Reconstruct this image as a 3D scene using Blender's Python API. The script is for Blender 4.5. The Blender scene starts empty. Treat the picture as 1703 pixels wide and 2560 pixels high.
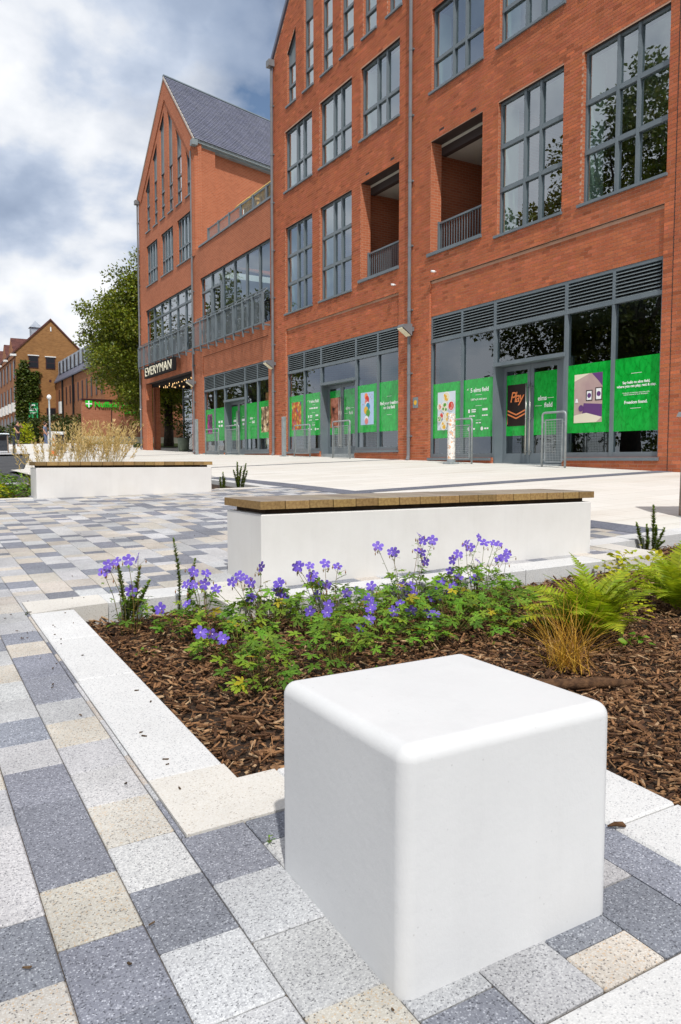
import bpy, bmesh, math, random
import numpy as np
from mathutils import Vector, Matrix, Euler

R = random.Random(11)
NP = np.random.default_rng(7)
sc = bpy.context.scene
COL = sc.collection

# ------------------------------------------------------------------ camera
# x runs from the camera towards the brick facade, y along the facade, z = 0 at eye level
cam_d = bpy.data.cameras.new('camera')
cam = bpy.data.objects.new('camera', cam_d)
COL.objects.link(cam)
cam_d.sensor_fit = 'VERTICAL'
cam_d.sensor_height = 36.0
cam_d.sensor_width = 24.0
cam_d.lens = 26.845
cam_d.clip_start = 0.05
cam_d.clip_end = 2000
cam.location = (0, 0, 0)
cam.rotation_euler = (math.radians(90 - 3.955), 0, math.radians(-30.24))
sc.camera = cam

# ------------------------------------------------------------------ sun and sky
SUN = Vector((-0.205, -0.555, 0.805)).normalized()
sl = bpy.data.lights.new('sun', 'SUN')
sl.energy = 4.3
sl.angle = math.radians(1.2)
sl.color = (1.0, 0.965, 0.91)
so = bpy.data.objects.new('sun', sl)
COL.objects.link(so)
so.rotation_euler = SUN.to_track_quat('Z', 'Y').to_euler()
so.location = (0, 0, 40)

world = bpy.data.worlds.new('World')
sc.world = world
world.use_nodes = True
wn = world.node_tree
wn.nodes.clear()


def N(nt, typ, **kw):
    n = nt.nodes.new(typ)
    for k, v in kw.items():
        if k == 'inp':
            for a, b in v.items():
                n.inputs[a].default_value = b
        else:
            setattr(n, k, v)
    return n


def L(nt, a, b):
    nt.links.new(a, b)


def MATH(nt, op, a, b=None, clamp=False):
    n = nt.nodes.new('ShaderNodeMath')
    n.operation = op
    n.use_clamp = clamp
    for i, v in enumerate((a, b)):
        if v is None:
            continue
        if isinstance(v, (int, float)):
            n.inputs[i].default_value = v
        else:
            L(nt, v, n.inputs[i])
    return n.outputs[0]


def RAMP(nt, fac, stops, interp='LINEAR'):
    n = nt.nodes.new('ShaderNodeValToRGB')
    n.color_ramp.interpolation = interp
    e = n.color_ramp.elements
    while len(e) < len(stops):
        e.new(0.5)
    for i, (p, c) in enumerate(stops):
        e[i].position = p
        e[i].color = (c[0], c[1], c[2], 1) if not isinstance(c, (int, float)) else (c, c, c, 1)
    if fac is not None:
        L(nt, fac, n.inputs[0])
    return n.outputs[0]


def MIX(nt, fac, a, b, blend='MIX'):
    n = nt.nodes.new('ShaderNodeMix')
    n.data_type = 'RGBA'
    n.blend_type = blend
    for i, v in ((0, fac), (6, a), (7, b)):
        if isinstance(v, (int, float)):
            n.inputs[i].default_value = v if i == 0 else (v, v, v, 1)
        elif isinstance(v, (tuple, list)):
            n.inputs[i].default_value = (v[0], v[1], v[2], 1)
        else:
            L(nt, v, n.inputs[i])
    return n.outputs[2]


def build_world():
    nt = wn
    out = N(nt, 'ShaderNodeOutputWorld')
    bg = N(nt, 'ShaderNodeBackground')
    bg.inputs[1].default_value = 0.94
    sky = N(nt, 'ShaderNodeTexSky')
    sky.sky_type = 'NISHITA'
    sky.sun_disc = False
    sky.sun_elevation = math.asin(SUN.z)
    sky.sun_rotation = math.atan2(SUN.x, SUN.y)
    sky.air_density = 1.0
    sky.dust_density = 0.6
    tc = N(nt, 'ShaderNodeTexCoord')
    sep = N(nt, 'ShaderNodeSeparateXYZ')
    L(nt, tc.outputs['Generated'], sep.inputs[0])
    # clouds lie on a flat layer overhead: project the direction on it
    zz = MATH(nt, 'MAXIMUM', sep.outputs[2], 0.0)
    den = MATH(nt, 'ADD', zz, 0.55)
    px = MATH(nt, 'DIVIDE', sep.outputs[0], den)
    py = MATH(nt, 'DIVIDE', sep.outputs[1], den)
    cb = N(nt, 'ShaderNodeCombineXYZ')
    L(nt, px, cb.inputs[0])
    L(nt, py, cb.inputs[1])
    cb.inputs[2].default_value = 0.37

    def fbm(scale, detail, rough, off, dist=0.0):
        m = N(nt, 'ShaderNodeMapping')
        m.inputs['Location'].default_value = off
        L(nt, cb.outputs[0], m.inputs[0])
        n = N(nt, 'ShaderNodeTexNoise')
        n.inputs['Scale'].default_value = scale
        n.inputs['Detail'].default_value = detail
        n.inputs['Roughness'].default_value = rough
        n.inputs['Distortion'].default_value = dist
        L(nt, m.outputs[0], n.inputs[0])
        return n.outputs[0]
    base = fbm(2.6, 8, 0.50, (CLOUD[0], CLOUD[1], 0), 0.1)
    lit = fbm(2.6, 8, 0.50, (CLOUD[0] - 0.05, CLOUD[1] - 0.10, 0), 0.1)
    big = fbm(2.0, 3, 0.5, (CLOUD[2], CLOUD[3], 0))
    cover = RAMP(nt, base, [(0.34, 0), (0.46, 1)])
    relief = MATH(nt, 'SUBTRACT', base, lit)
    shade = MATH(nt, 'ADD', MATH(nt, 'MULTIPLY', relief, 1.7), big)
    ccol = RAMP(nt, shade, [(0.43, (1.20, 1.22, 1.26)), (0.53, (1.0, 1.04, 1.11)), (0.61, (0.72, 0.81, 0.97)),
                            (0.72, (0.50, 0.60, 0.78)), (0.86, (0.36, 0.45, 0.62))])
    skc = MIX(nt, 1.0, sky.outputs[0], (0.13, 0.13, 0.13), 'MULTIPLY')
    mixc = MIX(nt, cover, skc, ccol)
    # thin bright haze low over the horizon
    hz = RAMP(nt, sep.outputs[2], [(0.0, 1), (0.16, 0)])
    mixc = MIX(nt, MATH(nt, 'MULTIPLY', hz, 0.55), mixc, (0.95, 0.98, 1.03))
    L(nt, mixc, bg.inputs[0])
    L(nt, bg.outputs[0], out.inputs[0])


CLOUD = (21.0, 17.0, 13.9, 16.5)
build_world()

vs = sc.view_settings
sc.display_settings.display_device = 'sRGB'
vs.view_transform = 'Standard'
vs.look = 'None'
vs.exposure = -0.16
vs.gamma = 1.0
vs.use_curve_mapping = False
sc.cycles.use_denoising = True
sc.cycles.max_bounces = 7
sc.cycles.diffuse_bounces = 3
sc.cycles.glossy_bounces = 4
sc.cycles.transmission_bounces = 6
sc.cycles.transparent_max_bounces = 16
sc.cycles.caustics_reflective = False
sc.cycles.caustics_refractive = False
sc.cycles.sample_clamp_indirect = 6.0


# ------------------------------------------------------------------ ground heights
GY = [(-60, -2.6), (0, 0), (8, .352), (12, .48), (18, .62), (27, .80), (36, .90), (45, 1.17), (62, 1.9), (90, 2.6), (400, 5.)]
_gy = np.linspace(-60, 400, 4601)
_gv = np.interp(_gy, [a for a, b in GY], [b for a, b in GY])
_k = np.hanning(25)
_k /= _k.sum()
_gs = np.convolve(np.pad(_gv, 12, mode='edge'), _k, mode='valid')
_gs[:620] = _gv[:620]


def zg(x, y):
    return -1.01 + .016 * min(x, 5.0) + .036 * max(0.0, min(x, 13.0) - 5.0) + float(np.interp(y, _gy, _gs))


def slope(x, y):
    e = .05
    return (zg(x + e, y) - zg(x - e, y)) / (2 * e), (zg(x, y + e) - zg(x, y - e)) / (2 * e)


def ground_rot(x, y):
    sx, sy = slope(x, y)
    n = Vector((-sx, -sy, 1)).normalized()
    xa = Vector((1, 0, sx)).normalized()
    ya = n.cross(xa)
    return Matrix((xa, ya, n)).transposed()


# ------------------------------------------------------------------ object helpers
def tag(o, label=None, cat=None, group=None, kind=None):
    if label: o['label'] = label
    if cat: o['category'] = cat
    if group: o['group'] = group
    if kind: o['kind'] = kind
    return o


def empty(name, loc=(0, 0, 0), rz=0.0, label=None, cat=None, group=None):
    o = bpy.data.objects.new(name, None)
    COL.objects.link(o)
    o.empty_display_size = .1
    o.location = loc
    o.rotation_euler = (0, 0, rz)
    return tag(o, label, cat, group)


def link(name, me, parent=None, loc=None, rot=None, scale=None):
    o = bpy.data.objects.new(name, me)
    COL.objects.link(o)
    if parent is not None:
        o.parent = parent
    if loc is not None: o.location = loc
    if rot is not None: o.rotation_euler = rot
    if scale is not None: o.scale = scale
    return o


def copy_tree(o, parent=None, kids=None):
    c = o.copy()
    COL.objects.link(c)
    c.parent = parent
    for ch in (CH(o) if kids is None else kids):
        copy_tree(ch, c)
    return c


def CH(o):
    return [c for c in bpy.data.objects if c.parent == o]


class MB:
    """collects faces for one mesh; every face may carry a material slot and a colour"""

    def __init__(self, smooth=False):
        self.v, self.f, self.m, self.c = [], [], [], []
        self.col = (1, 1, 1)
        self.mi = 0
        self.smooth = smooth

    def face(self, pts):
        i = len(self.v)
        self.v.extend([tuple(p) for p in pts])
        self.f.append(tuple(range(i, i + len(pts))))
        self.m.append(self.mi)
        self.c.append(self.col)

    def idx(self, verts, faces):
        i = len(self.v)
        self.v.extend([tuple(p) for p in verts])
        for f in faces:
            self.f.append(tuple(i + k for k in f))
            self.m.append(self.mi)
            self.c.append(self.col)

    def box(self, x0, x1, y0, y1, z0, z1, M=None):
        v = [(x, y, z) for z in (z0, z1) for y in (y0, y1) for x in (x0, x1)]
        if M is not None:
            v = [M @ Vector(p) for p in v]
        self.idx(v, [(0, 2, 3, 1), (4, 5, 7, 6), (0, 1, 5, 4), (2, 6, 7, 3), (0, 4, 6, 2), (1, 3, 7, 5)])

    def bbox(self, x0, x1, y0, y1, z0, z1, b=.01, M=None):
        """box with all four top edges and the vertical edges chamfered"""
        v, f = [], []
        for z, i in ((z0, 0), (z1 - b, 0), (z1, b)):
            ring = [(x0 + b, y0 + i), (x1 - b, y0 + i), (x1 - i, y0 + b), (x1 - i, y1 - b), (x1 - b, y1 - i), (x0 + b, y1 - i), (x0 + i, y1 - b), (x0 + i, y0 + b)]
            v += [(p[0], p[1], z) for p in ring]
        for k in range(2):
            for j in range(8):
                a, c = k * 8 + j, k * 8 + (j + 1) % 8
                f.append((a, c, c + 8, a + 8))
        f.append(tuple(range(16, 24)))
        f.append(tuple(reversed(range(0, 8))))
        if M is not None:
            v = [M @ Vector(p) for p in v]
        self.idx(v, f)

    def tube(self, path, rad, n=8, cap=True):
        path = [Vector(p) for p in path]
        if isinstance(rad, (int, float)):
            rad = [rad] * len(path)
        rings = []
        up = None
        for i, p in enumerate(path):
            d = (path[min(i + 1, len(path) - 1)] - path[max(i - 1, 0)])
            if d.length < 1e-9: d = Vector((0, 0, 1))
            d.normalize()
            if up is None:
                up = Vector((0, 0, 1)) if abs(d.z) < .9 else Vector((1, 0, 0))
            s = d.cross(up).normalized()
            up = s.cross(d).normalized()
            rings.append([p + (s * math.cos(2 * math.pi * k / n) + up * math.sin(2 * math.pi * k / n)) * rad[i] for k in range(n)])
        v = [q for r in rings for q in r]
        f = []
        for i in range(len(path) - 1):
            for k in range(n):
                a, b = i * n + k, i * n + (k + 1) % n
                f.append((a, b, b + n, a + n))
        if cap:
            f.append(tuple(reversed(range(n))))
            f.append(tuple(range((len(path) - 1) * n, len(path) * n)))
        self.idx(v, f)

    def lathe(self, prof, c=(0, 0, 0), n=16):
        v, f = [], []
        for r, z in prof:
            for k in range(n):
                a = 2 * math.pi * k / n
                v.append((c[0] + r * math.cos(a), c[1] + r * math.sin(a), c[2] + z))
        for i in range(len(prof) - 1):
            for k in range(n):
                a, b = i * n + k, i * n + (k + 1) % n
                f.append((a, b, b + n, a + n))
        f.append(tuple(reversed(range(n))))
        f.append(tuple(range((len(prof) - 1) * n, len(prof) * n)))
        self.idx(v, f)

    def prism(self, poly, d):
        """poly: list of 3-d points, extruded by vector d"""
        d = Vector(d)
        p = [Vector(q) for q in poly]
        n = len(p)
        self.idx(p + [q + d for q in p], [tuple(reversed(range(n))), tuple(range(n, 2 * n))] + [(i, (i + 1) % n, n + (i + 1) % n, n + i) for i in range(n)])

    def mesh(self, name, mats):
        me = bpy.data.meshes.new(name)
        me.from_pydata(self.v, [], self.f)
        if not isinstance(mats, (list, tuple)):
            mats = [mats]
        for m in mats:
            me.materials.append(m)
        if len(mats) > 1:
            me.polygons.foreach_set('material_index', self.m)
        if True:
            a = me.attributes.new('tint', 'FLOAT_COLOR', 'FACE')
            arr = np.ones((len(self.f), 4), dtype=np.float32)
            arr[:, :3] = np.array(self.c, dtype=np.float32)
            a.data.foreach_set('color', arr.ravel())
        if self.smooth:
            me.polygons.foreach_set('use_smooth', [True] * len(self.f))
        me.update()
        return me

    def build(self, name, mats, parent=None, **kw):
        return link(name, self.mesh(name, mats), parent, **kw)


def fast_mesh(name, verts, quads, mats, tint=None, smooth=False, mi=None):
    """numpy mesh: verts (n,3), quads (m,k)"""
    me = bpy.data.meshes.new(name)
    verts = np.asarray(verts, dtype=np.float32)
    quads = np.asarray(quads, dtype=np.int32)
    m, k = quads.shape
    me.vertices.add(len(verts))
    me.vertices.foreach_set('co', verts.ravel())
    me.loops.add(m * k)
    me.loops.foreach_set('vertex_index', quads.ravel())
    me.polygons.add(m)
    me.polygons.foreach_set('loop_start', np.arange(0, m * k, k, dtype=np.int32))
    for t in (mats if isinstance(mats, (list, tuple)) else [mats]):
        me.materials.append(t)
    if mi is not None:
        me.polygons.foreach_set('material_index', np.asarray(mi, dtype=np.int32))
    if True:
        a = me.attributes.new('tint', 'FLOAT_COLOR', 'FACE')
        arr = np.ones((m, 4), dtype=np.float32)
        if tint is not None:
            arr[:, :3] = tint
        a.data.foreach_set('color', arr.ravel())
    me.polygons.foreach_set('use_smooth', np.full(m, bool(smooth)))
    me.update(calc_edges=True)
    me.validate()
    return me


def text_mesh(body, size, depth=.003, mat=None, align='CENTER', bold=0.0, shear=0.0, spacing=1.0, line=1.0):
    cu = bpy.data.curves.new('lettering', 'FONT')
    cu.body = body
    cu.size = size
    cu.extrude = depth
    cu.align_x = align
    cu.offset = bold
    cu.shear = shear
    cu.space_character = spacing
    cu.space_line = line
    cu.resolution_u = 3
    o = bpy.data.objects.new('tmp_text', cu)
    COL.objects.link(o)
    dg = bpy.context.evaluated_depsgraph_get()
    me = bpy.data.meshes.new_from_object(o.evaluated_get(dg))
    bpy.data.objects.remove(o)
    bpy.data.curves.remove(cu)
    me.materials.clear()
    me.materials.append(mat)
    me.name = 'lettering'
    return me


FAC_ROT = (math.pi / 2, 0, -math.pi / 2)   # flat lettering stood up on the facade, read from the street


# ------------------------------------------------------------------ materials
def mat(name, col=(.5, .5, .5), rough=.7, metal=0.0, spec=.5):
    m = bpy.data.materials.new(name)
    m.use_nodes = True
    b = m.node_tree.nodes['Principled BSDF']
    b.inputs['Base Color'].default_value = (*col, 1)
    b.inputs['Roughness'].default_value = rough
    b.inputs['Metallic'].default_value = metal
    b.inputs['Specular IOR Level'].default_value = spec
    m.diffuse_color = (*col, 1)
    return m


def bsdf(m):
    return m.node_tree.nodes['Principled BSDF']


def pos(nt, kind='pos'):
    if kind == 'pos':
        return nt.nodes.new('ShaderNodeNewGeometry').outputs['Position']
    return nt.nodes.new('ShaderNodeTexCoord').outputs['Object']


def noise(nt, vec, scale, detail=4, rough=.55, dist=0.0):
    n = nt.nodes.new('ShaderNodeTexNoise')
    n.inputs['Scale'].default_value = scale
    n.inputs['Detail'].default_value = detail
    n.inputs['Roughness'].default_value = rough
    n.inputs['Distortion'].default_value = dist
    L(nt, vec, n.inputs['Vector'])
    return n.outputs[0]


def bump(nt, h, strength, dist=.01):
    b = nt.nodes.new('ShaderNodeBump')
    b.inputs['Strength'].default_value = strength
    b.inputs['Distance'].default_value = dist
    L(nt, h, b.inputs['Height'])
    return b.outputs[0]


def scalev(nt, v, s):
    m = nt.nodes.new('ShaderNodeVectorMath')
    m.operation = 'MULTIPLY'
    L(nt, v, m.inputs[0])
    m.inputs[1].default_value = s
    return m.outputs[0]


def tintnode(nt):
    a = nt.nodes.new('ShaderNodeAttribute')
    a.attribute_name = 'tint'
    return a.outputs['Color']


def mottled(name, c1, c2, scale=3.0, rough=.8, detail=6, bmp=.0, bscale=60., tint=False, spec=.3, kind='pos', r0=.35, r1=.65, metal=0.0):
    m = mat(name, c1, rough, metal, spec)
    nt = m.node_tree
    p = pos(nt, kind)
    c = RAMP(nt, noise(nt, p, scale, detail), [(r0, c1), (r1, c2)])
    if tint:
        c = MIX(nt, 1.0, c, tintnode(nt), 'MULTIPLY')
    L(nt, c, bsdf(m).inputs['Base Color'])
    if bmp:
        L(nt, bump(nt, noise(nt, p, bscale, 5), bmp), bsdf(m).inputs['Normal'])
    return m


def speckled(name, base, flecks, cell=150., rough=.85, wear=.17):
    """washed aggregate: each Voronoi cell is one little stone"""
    m = mat(name, base, rough, 0, .3)
    nt = m.node_tree
    p = pos(nt)
    v = nt.nodes.new('ShaderNodeTexVoronoi')
    v.inputs['Scale'].default_value = cell
    L(nt, p, v.inputs['Vector'])
    s = nt.nodes.new('ShaderNodeSeparateColor')
    L(nt, v.outputs['Color'], s.inputs[0])
    stops, t = [], 0.0
    for share, c in flecks:
        stops.append((t, c))
        t += share
    c1 = RAMP(nt, s.outputs[0], stops, 'CONSTANT')
    c1 = MIX(nt, MATH(nt, 'MULTIPLY', v.outputs['Distance'], 1.1, True), c1, base)
    w = RAMP(nt, noise(nt, p, 2.3, 6, .6), [(.3, 1 - wear * 1.6), (.7, 1 + wear * .5)])
    c1 = MIX(nt, 1.0, c1, w, 'MULTIPLY')
    c1 = MIX(nt, 1.0, c1, tintnode(nt), 'MULTIPLY')
    L(nt, c1, bsdf(m).inputs['Base Color'])
    L(nt, bump(nt, v.outputs['Distance'], .35, .002), bsdf(m).inputs['Normal'])
    return m
# ------------------------------------------------------------------ ground materials
M_LIGHT = speckled('granite_light', (.46, .46, .465), [(.10, (.07, .07, .08)), (.14, (.26, .26, .28)), (.42, (.46, .46, .47)), (.34, (.66, .66, .66))], 290)
M_DARK = speckled('granite_dark', (.20, .21, .245), [(.15, (.035, .037, .045)), (.48, (.20, .21, .245)), (.26, (.30, .315, .35)), (.10, (.55, .57, .62))], 290)
M_BUFF = speckled('granite_buff', (.49, .455, .405), [(.12, (.06, .055, .06)), (.11, (.52, .35, .20)), (.42, (.50, .465, .42)), (.35, (.63, .61, .57))], 290)
M_KERBW = speckled('kerb_white', (.58, .58, .575), [(.07, (.20, .20, .22)), (.12, (.44, .44, .44)), (.5, (.59, .59, .585)), (.31, (.68, .68, .67))], 270, wear=.06)
M_KERBC = speckled('kerb_cream', (.58, .555, .51), [(.05, (.25, .21, .18)), (.12, (.50, .45, .38)), (.5, (.58, .56, .52)), (.33, (.65, .635, .60))], 270, wear=.08)
M_STRIP = speckled('strip_dark', (.13, .14, .175), [(.15, (.03, .03, .05)), (.55, (.14, .15, .19)), (.2, (.22, .24, .28)), (.1, (.45, .46, .5))], 150)
M_JOINT = mottled('joint_sand', (.055, .043, .032), (.13, .10, .07), 9, bmp=.4)
M_SOIL = mottled('soil', (.018, .011, .007), (.05, .03, .018), 25, bmp=.8, bscale=50)


def plaza_material():
    m = mat('plaza_concrete', (.6, .58, .54), .85, 0, .3)
    nt = m.node_tree
    p = pos(nt)
    a = noise(nt, scalev(nt, p, (.35, 2.2, 1)), 1.0, 6, .6)
    b = noise(nt, p, .55, 5)
    c = RAMP(nt, a, [(.26, (.54, .50, .45)), (.42, (.66, .64, .60)), (.7, (.71, .70, .675))])
    c = MIX(nt, RAMP(nt, b, [(.35, 0), (.75, .35)]), c, (.60, .55, .47))
    n3 = noise(nt, p, 90, 3)
    c = MIX(nt, 1.0, c, RAMP(nt, n3, [(.3, .9), (.7, 1.04)]), 'MULTIPLY')
    # slab joints
    br = nt.nodes.new('ShaderNodeTexBrick')
    L(nt, p, br.inputs['Vector'])
    br.inputs['Scale'].default_value = 1.0
    br.inputs['Brick Width'].default_value = .9
    br.inputs['Row Height'].default_value = .45
    br.inputs['Mortar Size'].default_value = .004
    br.inputs['Color1'].default_value = (1, 1, 1, 1)
    br.inputs['Color2'].default_value = (.93, .93, .92, 1)
    br.inputs['Mortar'].default_value = (.62, .58, .52, 1)
    c = MIX(nt, 1.0, c, br.outputs[0], 'MULTIPLY')
    L(nt, c, bsdf(m).inputs['Base Color'])
    L(nt, bump(nt, n3, .2, .003), bsdf(m).inputs['Normal'])
    return m


M_PLAZA = plaza_material()
M_ROAD = mottled('asphalt', (.045, .047, .052), (.075, .077, .082), 2.0, bmp=.5, bscale=120)
M_PATH = mottled('footpath', (.40, .40, .41), (.52, .52, .52), .8, bmp=.2)
M_LAWN = mottled('lawn', (.05, .09, .012), (.09, .15, .025), 6, bmp=.6, bscale=80)
M_FIELD = mottled('far_ground', (.16, .16, .15), (.24, .24, .22), .3)


def sheet(name, ys, xl, xr, nx, dz, m, kind='structure', parent=None):
    """a sheet that follows the ground between two edges given as functions of y"""
    b = MB(smooth=True)
    v, f = [], []
    for y in ys:
        a, c = xl(y), xr(y)
        for i in range(nx + 1):
            x = a + (c - a) * i / nx
            v.append((x, y, zg(x, y) + dz))
    for j in range(len(ys) - 1):
        for i in range(nx):
            k = j * (nx + 1) + i
            f.append((k, k + 1, k + nx + 2, k + nx + 1))
    b.idx(v, f)
    o = b.build(name, m, parent)
    if kind: o['kind'] = kind
    return o


def rng(a, b, n):
    return [a + (b - a) * i / n for i in range(n + 1)]


C = lambda v: (lambda y: v)
# base terrain out to the horizon
def big_ground():
    xs = [-700, -300, -120, -60, -30, -16, -8, -4, 0, 2, 5, 9, 13, 20, 40, 80, 160, 320, 700]
    ys = [-300, -120, -60, -30, -12, -4, 0, 4, 8, 12, 18, 27, 36, 45, 54, 62, 76, 90, 120, 180, 300, 500, 900]
    b = MB(smooth=True)
    b.idx([(x, y, zg(x, y) - .32) for y in ys for x in xs],
          [(j * len(xs) + i, j * len(xs) + i + 1, (j + 1) * len(xs) + i + 1, (j + 1) * len(xs) + i) for j in range(len(ys) - 1) for i in range(len(xs) - 1)])
    o = b.build('ground', M_FIELD)
    o['kind'] = 'structure'


big_ground()
XS0 = 5.92                     # the pavers end under the dark band that borders the pale plaza


def band_x(y):
    return 6.28 - (y - 5.55) * .06


sheet('plaza', rng(4.70, 66, 124), lambda y: band_x(y) - .05 if y < 15.0 else (2.6 if y < 22 else (3.0 + (y - 22) * .15 if y < 45 else 6.4)), C(24.0), 24, 0.0, M_PLAZA)
sheet('plaza', rng(-6, 4.70, 24), C(8.1), C(24.0), 12, 0.0, M_PLAZA)
sheet('paving_band', rng(4.70, 15.3, 60), lambda y: band_x(y) - .42, band_x, 2, 0.004, M_STRIP)
sheet('paving_band', rng(9.5, 9.88, 2), lambda y: band_x(y) + .002, C(12.98), 20, 0.005, M_STRIP)
sheet('paving_band', rng(18.75, 18.98, 2), C(5.4), C(12.98), 20, 0.005, M_STRIP)
sheet('paving_band', rng(36.2, 36.45, 2), C(6.0), C(12.98), 20, 0.005, M_STRIP)
sheet('road', rng(14, 44.0, 60), C(-14), lambda y: 2.55 if y < 22 else 2.95 + (y - 22) * .15, 10, -.06, M_ROAD)
sheet('footpath', rng(44.0, 90, 60), C(-14), lambda y: 6.35, 8, .03, M_PATH)

# ------------------------------------------------------------------ pavers
ROW0, ROWW, UNIT = .572, .1675, .1065
GAP = .0022
def rsub(r, h):
    x0, x1, y0, y1 = r
    a0, a1, b0, b1 = h
    if a0 >= x1 or a1 <= x0 or b0 >= y1 or b1 <= y0:
        return [r]
    out = []
    if b0 > y0: out.append((x0, x1, y0, b0))
    if b1 < y1: out.append((x0, x1, b1, y1))
    yy0, yy1 = max(y0, b0), min(y1, b1)
    if a0 > x0: out.append((x0, a0, yy0, yy1))
    if a1 < x1: out.append((a1, x1, yy0, yy1))
    return out


HOLES = [(.588, 1.790, 1.757, 4.54), (1.790, 8.1, -9, 4.15), (1.537, 1.79, -9, 1.8), (.909, 1.537, -9, .8935), (1.79, 1.80, 4.15, 4.54),
         (5.05, 8.1, 4.15, 4.68),
         (-2.0, 5.45, 11.55, 14.6), (-2.0, 1.62, 11.05, 11.55), (4.42, 5.45, 11.4, 11.55)]

FIX = {  # rows whose stones the photograph lets one read: (far y, colour), going towards the camera
    -1: [(4.54, 'B'), (4.33, 'L'), (4.12, 'L'), (3.907, 'D'), (3.704, 'B'), (3.491, 'D'), (3.17, 'D'), (2.867, 'L'), (2.657, 'B'), (2.445, 'L'), (2.239, 'L'), (2.020, 'B'),
         (1.80, 'L'), (1.603, 'D'), (1.383, 'L'), (1.170, 'L'), (.957, 'B'), (.74, 'D'), (.52, 'L'), (.3, None)],
    -2: [(4.26, 'L'), (4.05, 'B'), (3.83, 'D'), (3.62, 'L'), (3.404, 'B'), (3.169, 'L'), (2.96, 'L'), (2.744, 'D'), (2.532, 'L'), (2.329, 'D'), (2.102, 'D'), (1.70, 'B'),
         (1.486, 'D'), (1.267, 'D'), (1.05, 'L'), (.84, 'B'), (.6, 'L'), (.3, None)],
    -3: [(2.66, 'D'), (2.45, 'B'), (2.24, 'L'), (2.025, 'L'), (1.613, 'D'), (1.40, 'B'), (1.19, 'L'), (.98, 'D'), (.7, 'L'), (.3, None)],
    0: [(1.76, 'D'), (1.542, 'L'), (1.327, 'L'), (1.109, 'B'), (.89, 'D'), (.68, 'L'), (.3, None)],
    1: [(1.76, 'D'), (1.644, 'L'), (1.43, 'L'), (1.218, 'L'), (1.003, 'D'), (.79, 'L'), (.3, None)],
    2: [(1.76, 'L'), (1.53, 'B'), (1.32, 'D'), (1.107, 'L'), (.894, 'L'), (.3, None)],
    3: [(1.76, 'B'), (1.53, 'L'), (1.32, 'L'), (1.10, 'D'), (.992, 'B'), (.894, 'L'), (.3, None)],
    4: [(1.76, 'D'), (1.53, 'L'), (1.32, 'L'), (1.108, 'D'), (.894, 'L'), (.3, None)],
    5: [(1.76, 'D'), (1.35, 'D'), (.894, 'L'), (.3, None)],
}


def paver_rows():
    rp = random.Random(5)
    out = []
    for k in range(-26, 33):
        x0, x1 = ROW0 + k * ROWW, ROW0 + (k + 1) * ROWW
        x1 = min(x1, 6.3)
        segs = []
        y = .1 + rp.random() * .3
        stop = 15.2
        if k in FIX:
            fx = FIX[k]
            for (ya, ca), (yb, cb) in zip(fx[:-1], fx[1:]):
                segs.append((yb, ya, ca))
            y = fx[0][0]
        last = None
        while y < stop:
            n = rp.choices([1, 2, 3, 4], [.30, .48, .14, .08])[0]
            c = rp.choices('LDB', [.40, .34, .26])[0]
            if c == last and rp.random() < .6:
                c = rp.choice([q for q in 'LDB' if q != last])
            segs.append((y, y + n * UNIT, c))
            last = c
            y += n * UNIT
        for a, b, c in segs:
            pieces = [(x0, x1, a, min(b, stop))]
            for h in HOLES:
                pieces = [q for r in pieces for q in rsub(r, h)]
            for r in pieces:
                if r[3] > 4.6 and r[0] > 4:
                    r = (r[0], min(r[1], band_x(r[3]) - .06), r[2], r[3])
                if r[1] - r[0] > .008 and r[3] - r[2] > .02 and (r[1] > .1 * r[3] - .25):
                    out.append((*r, c))
    return out


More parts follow.
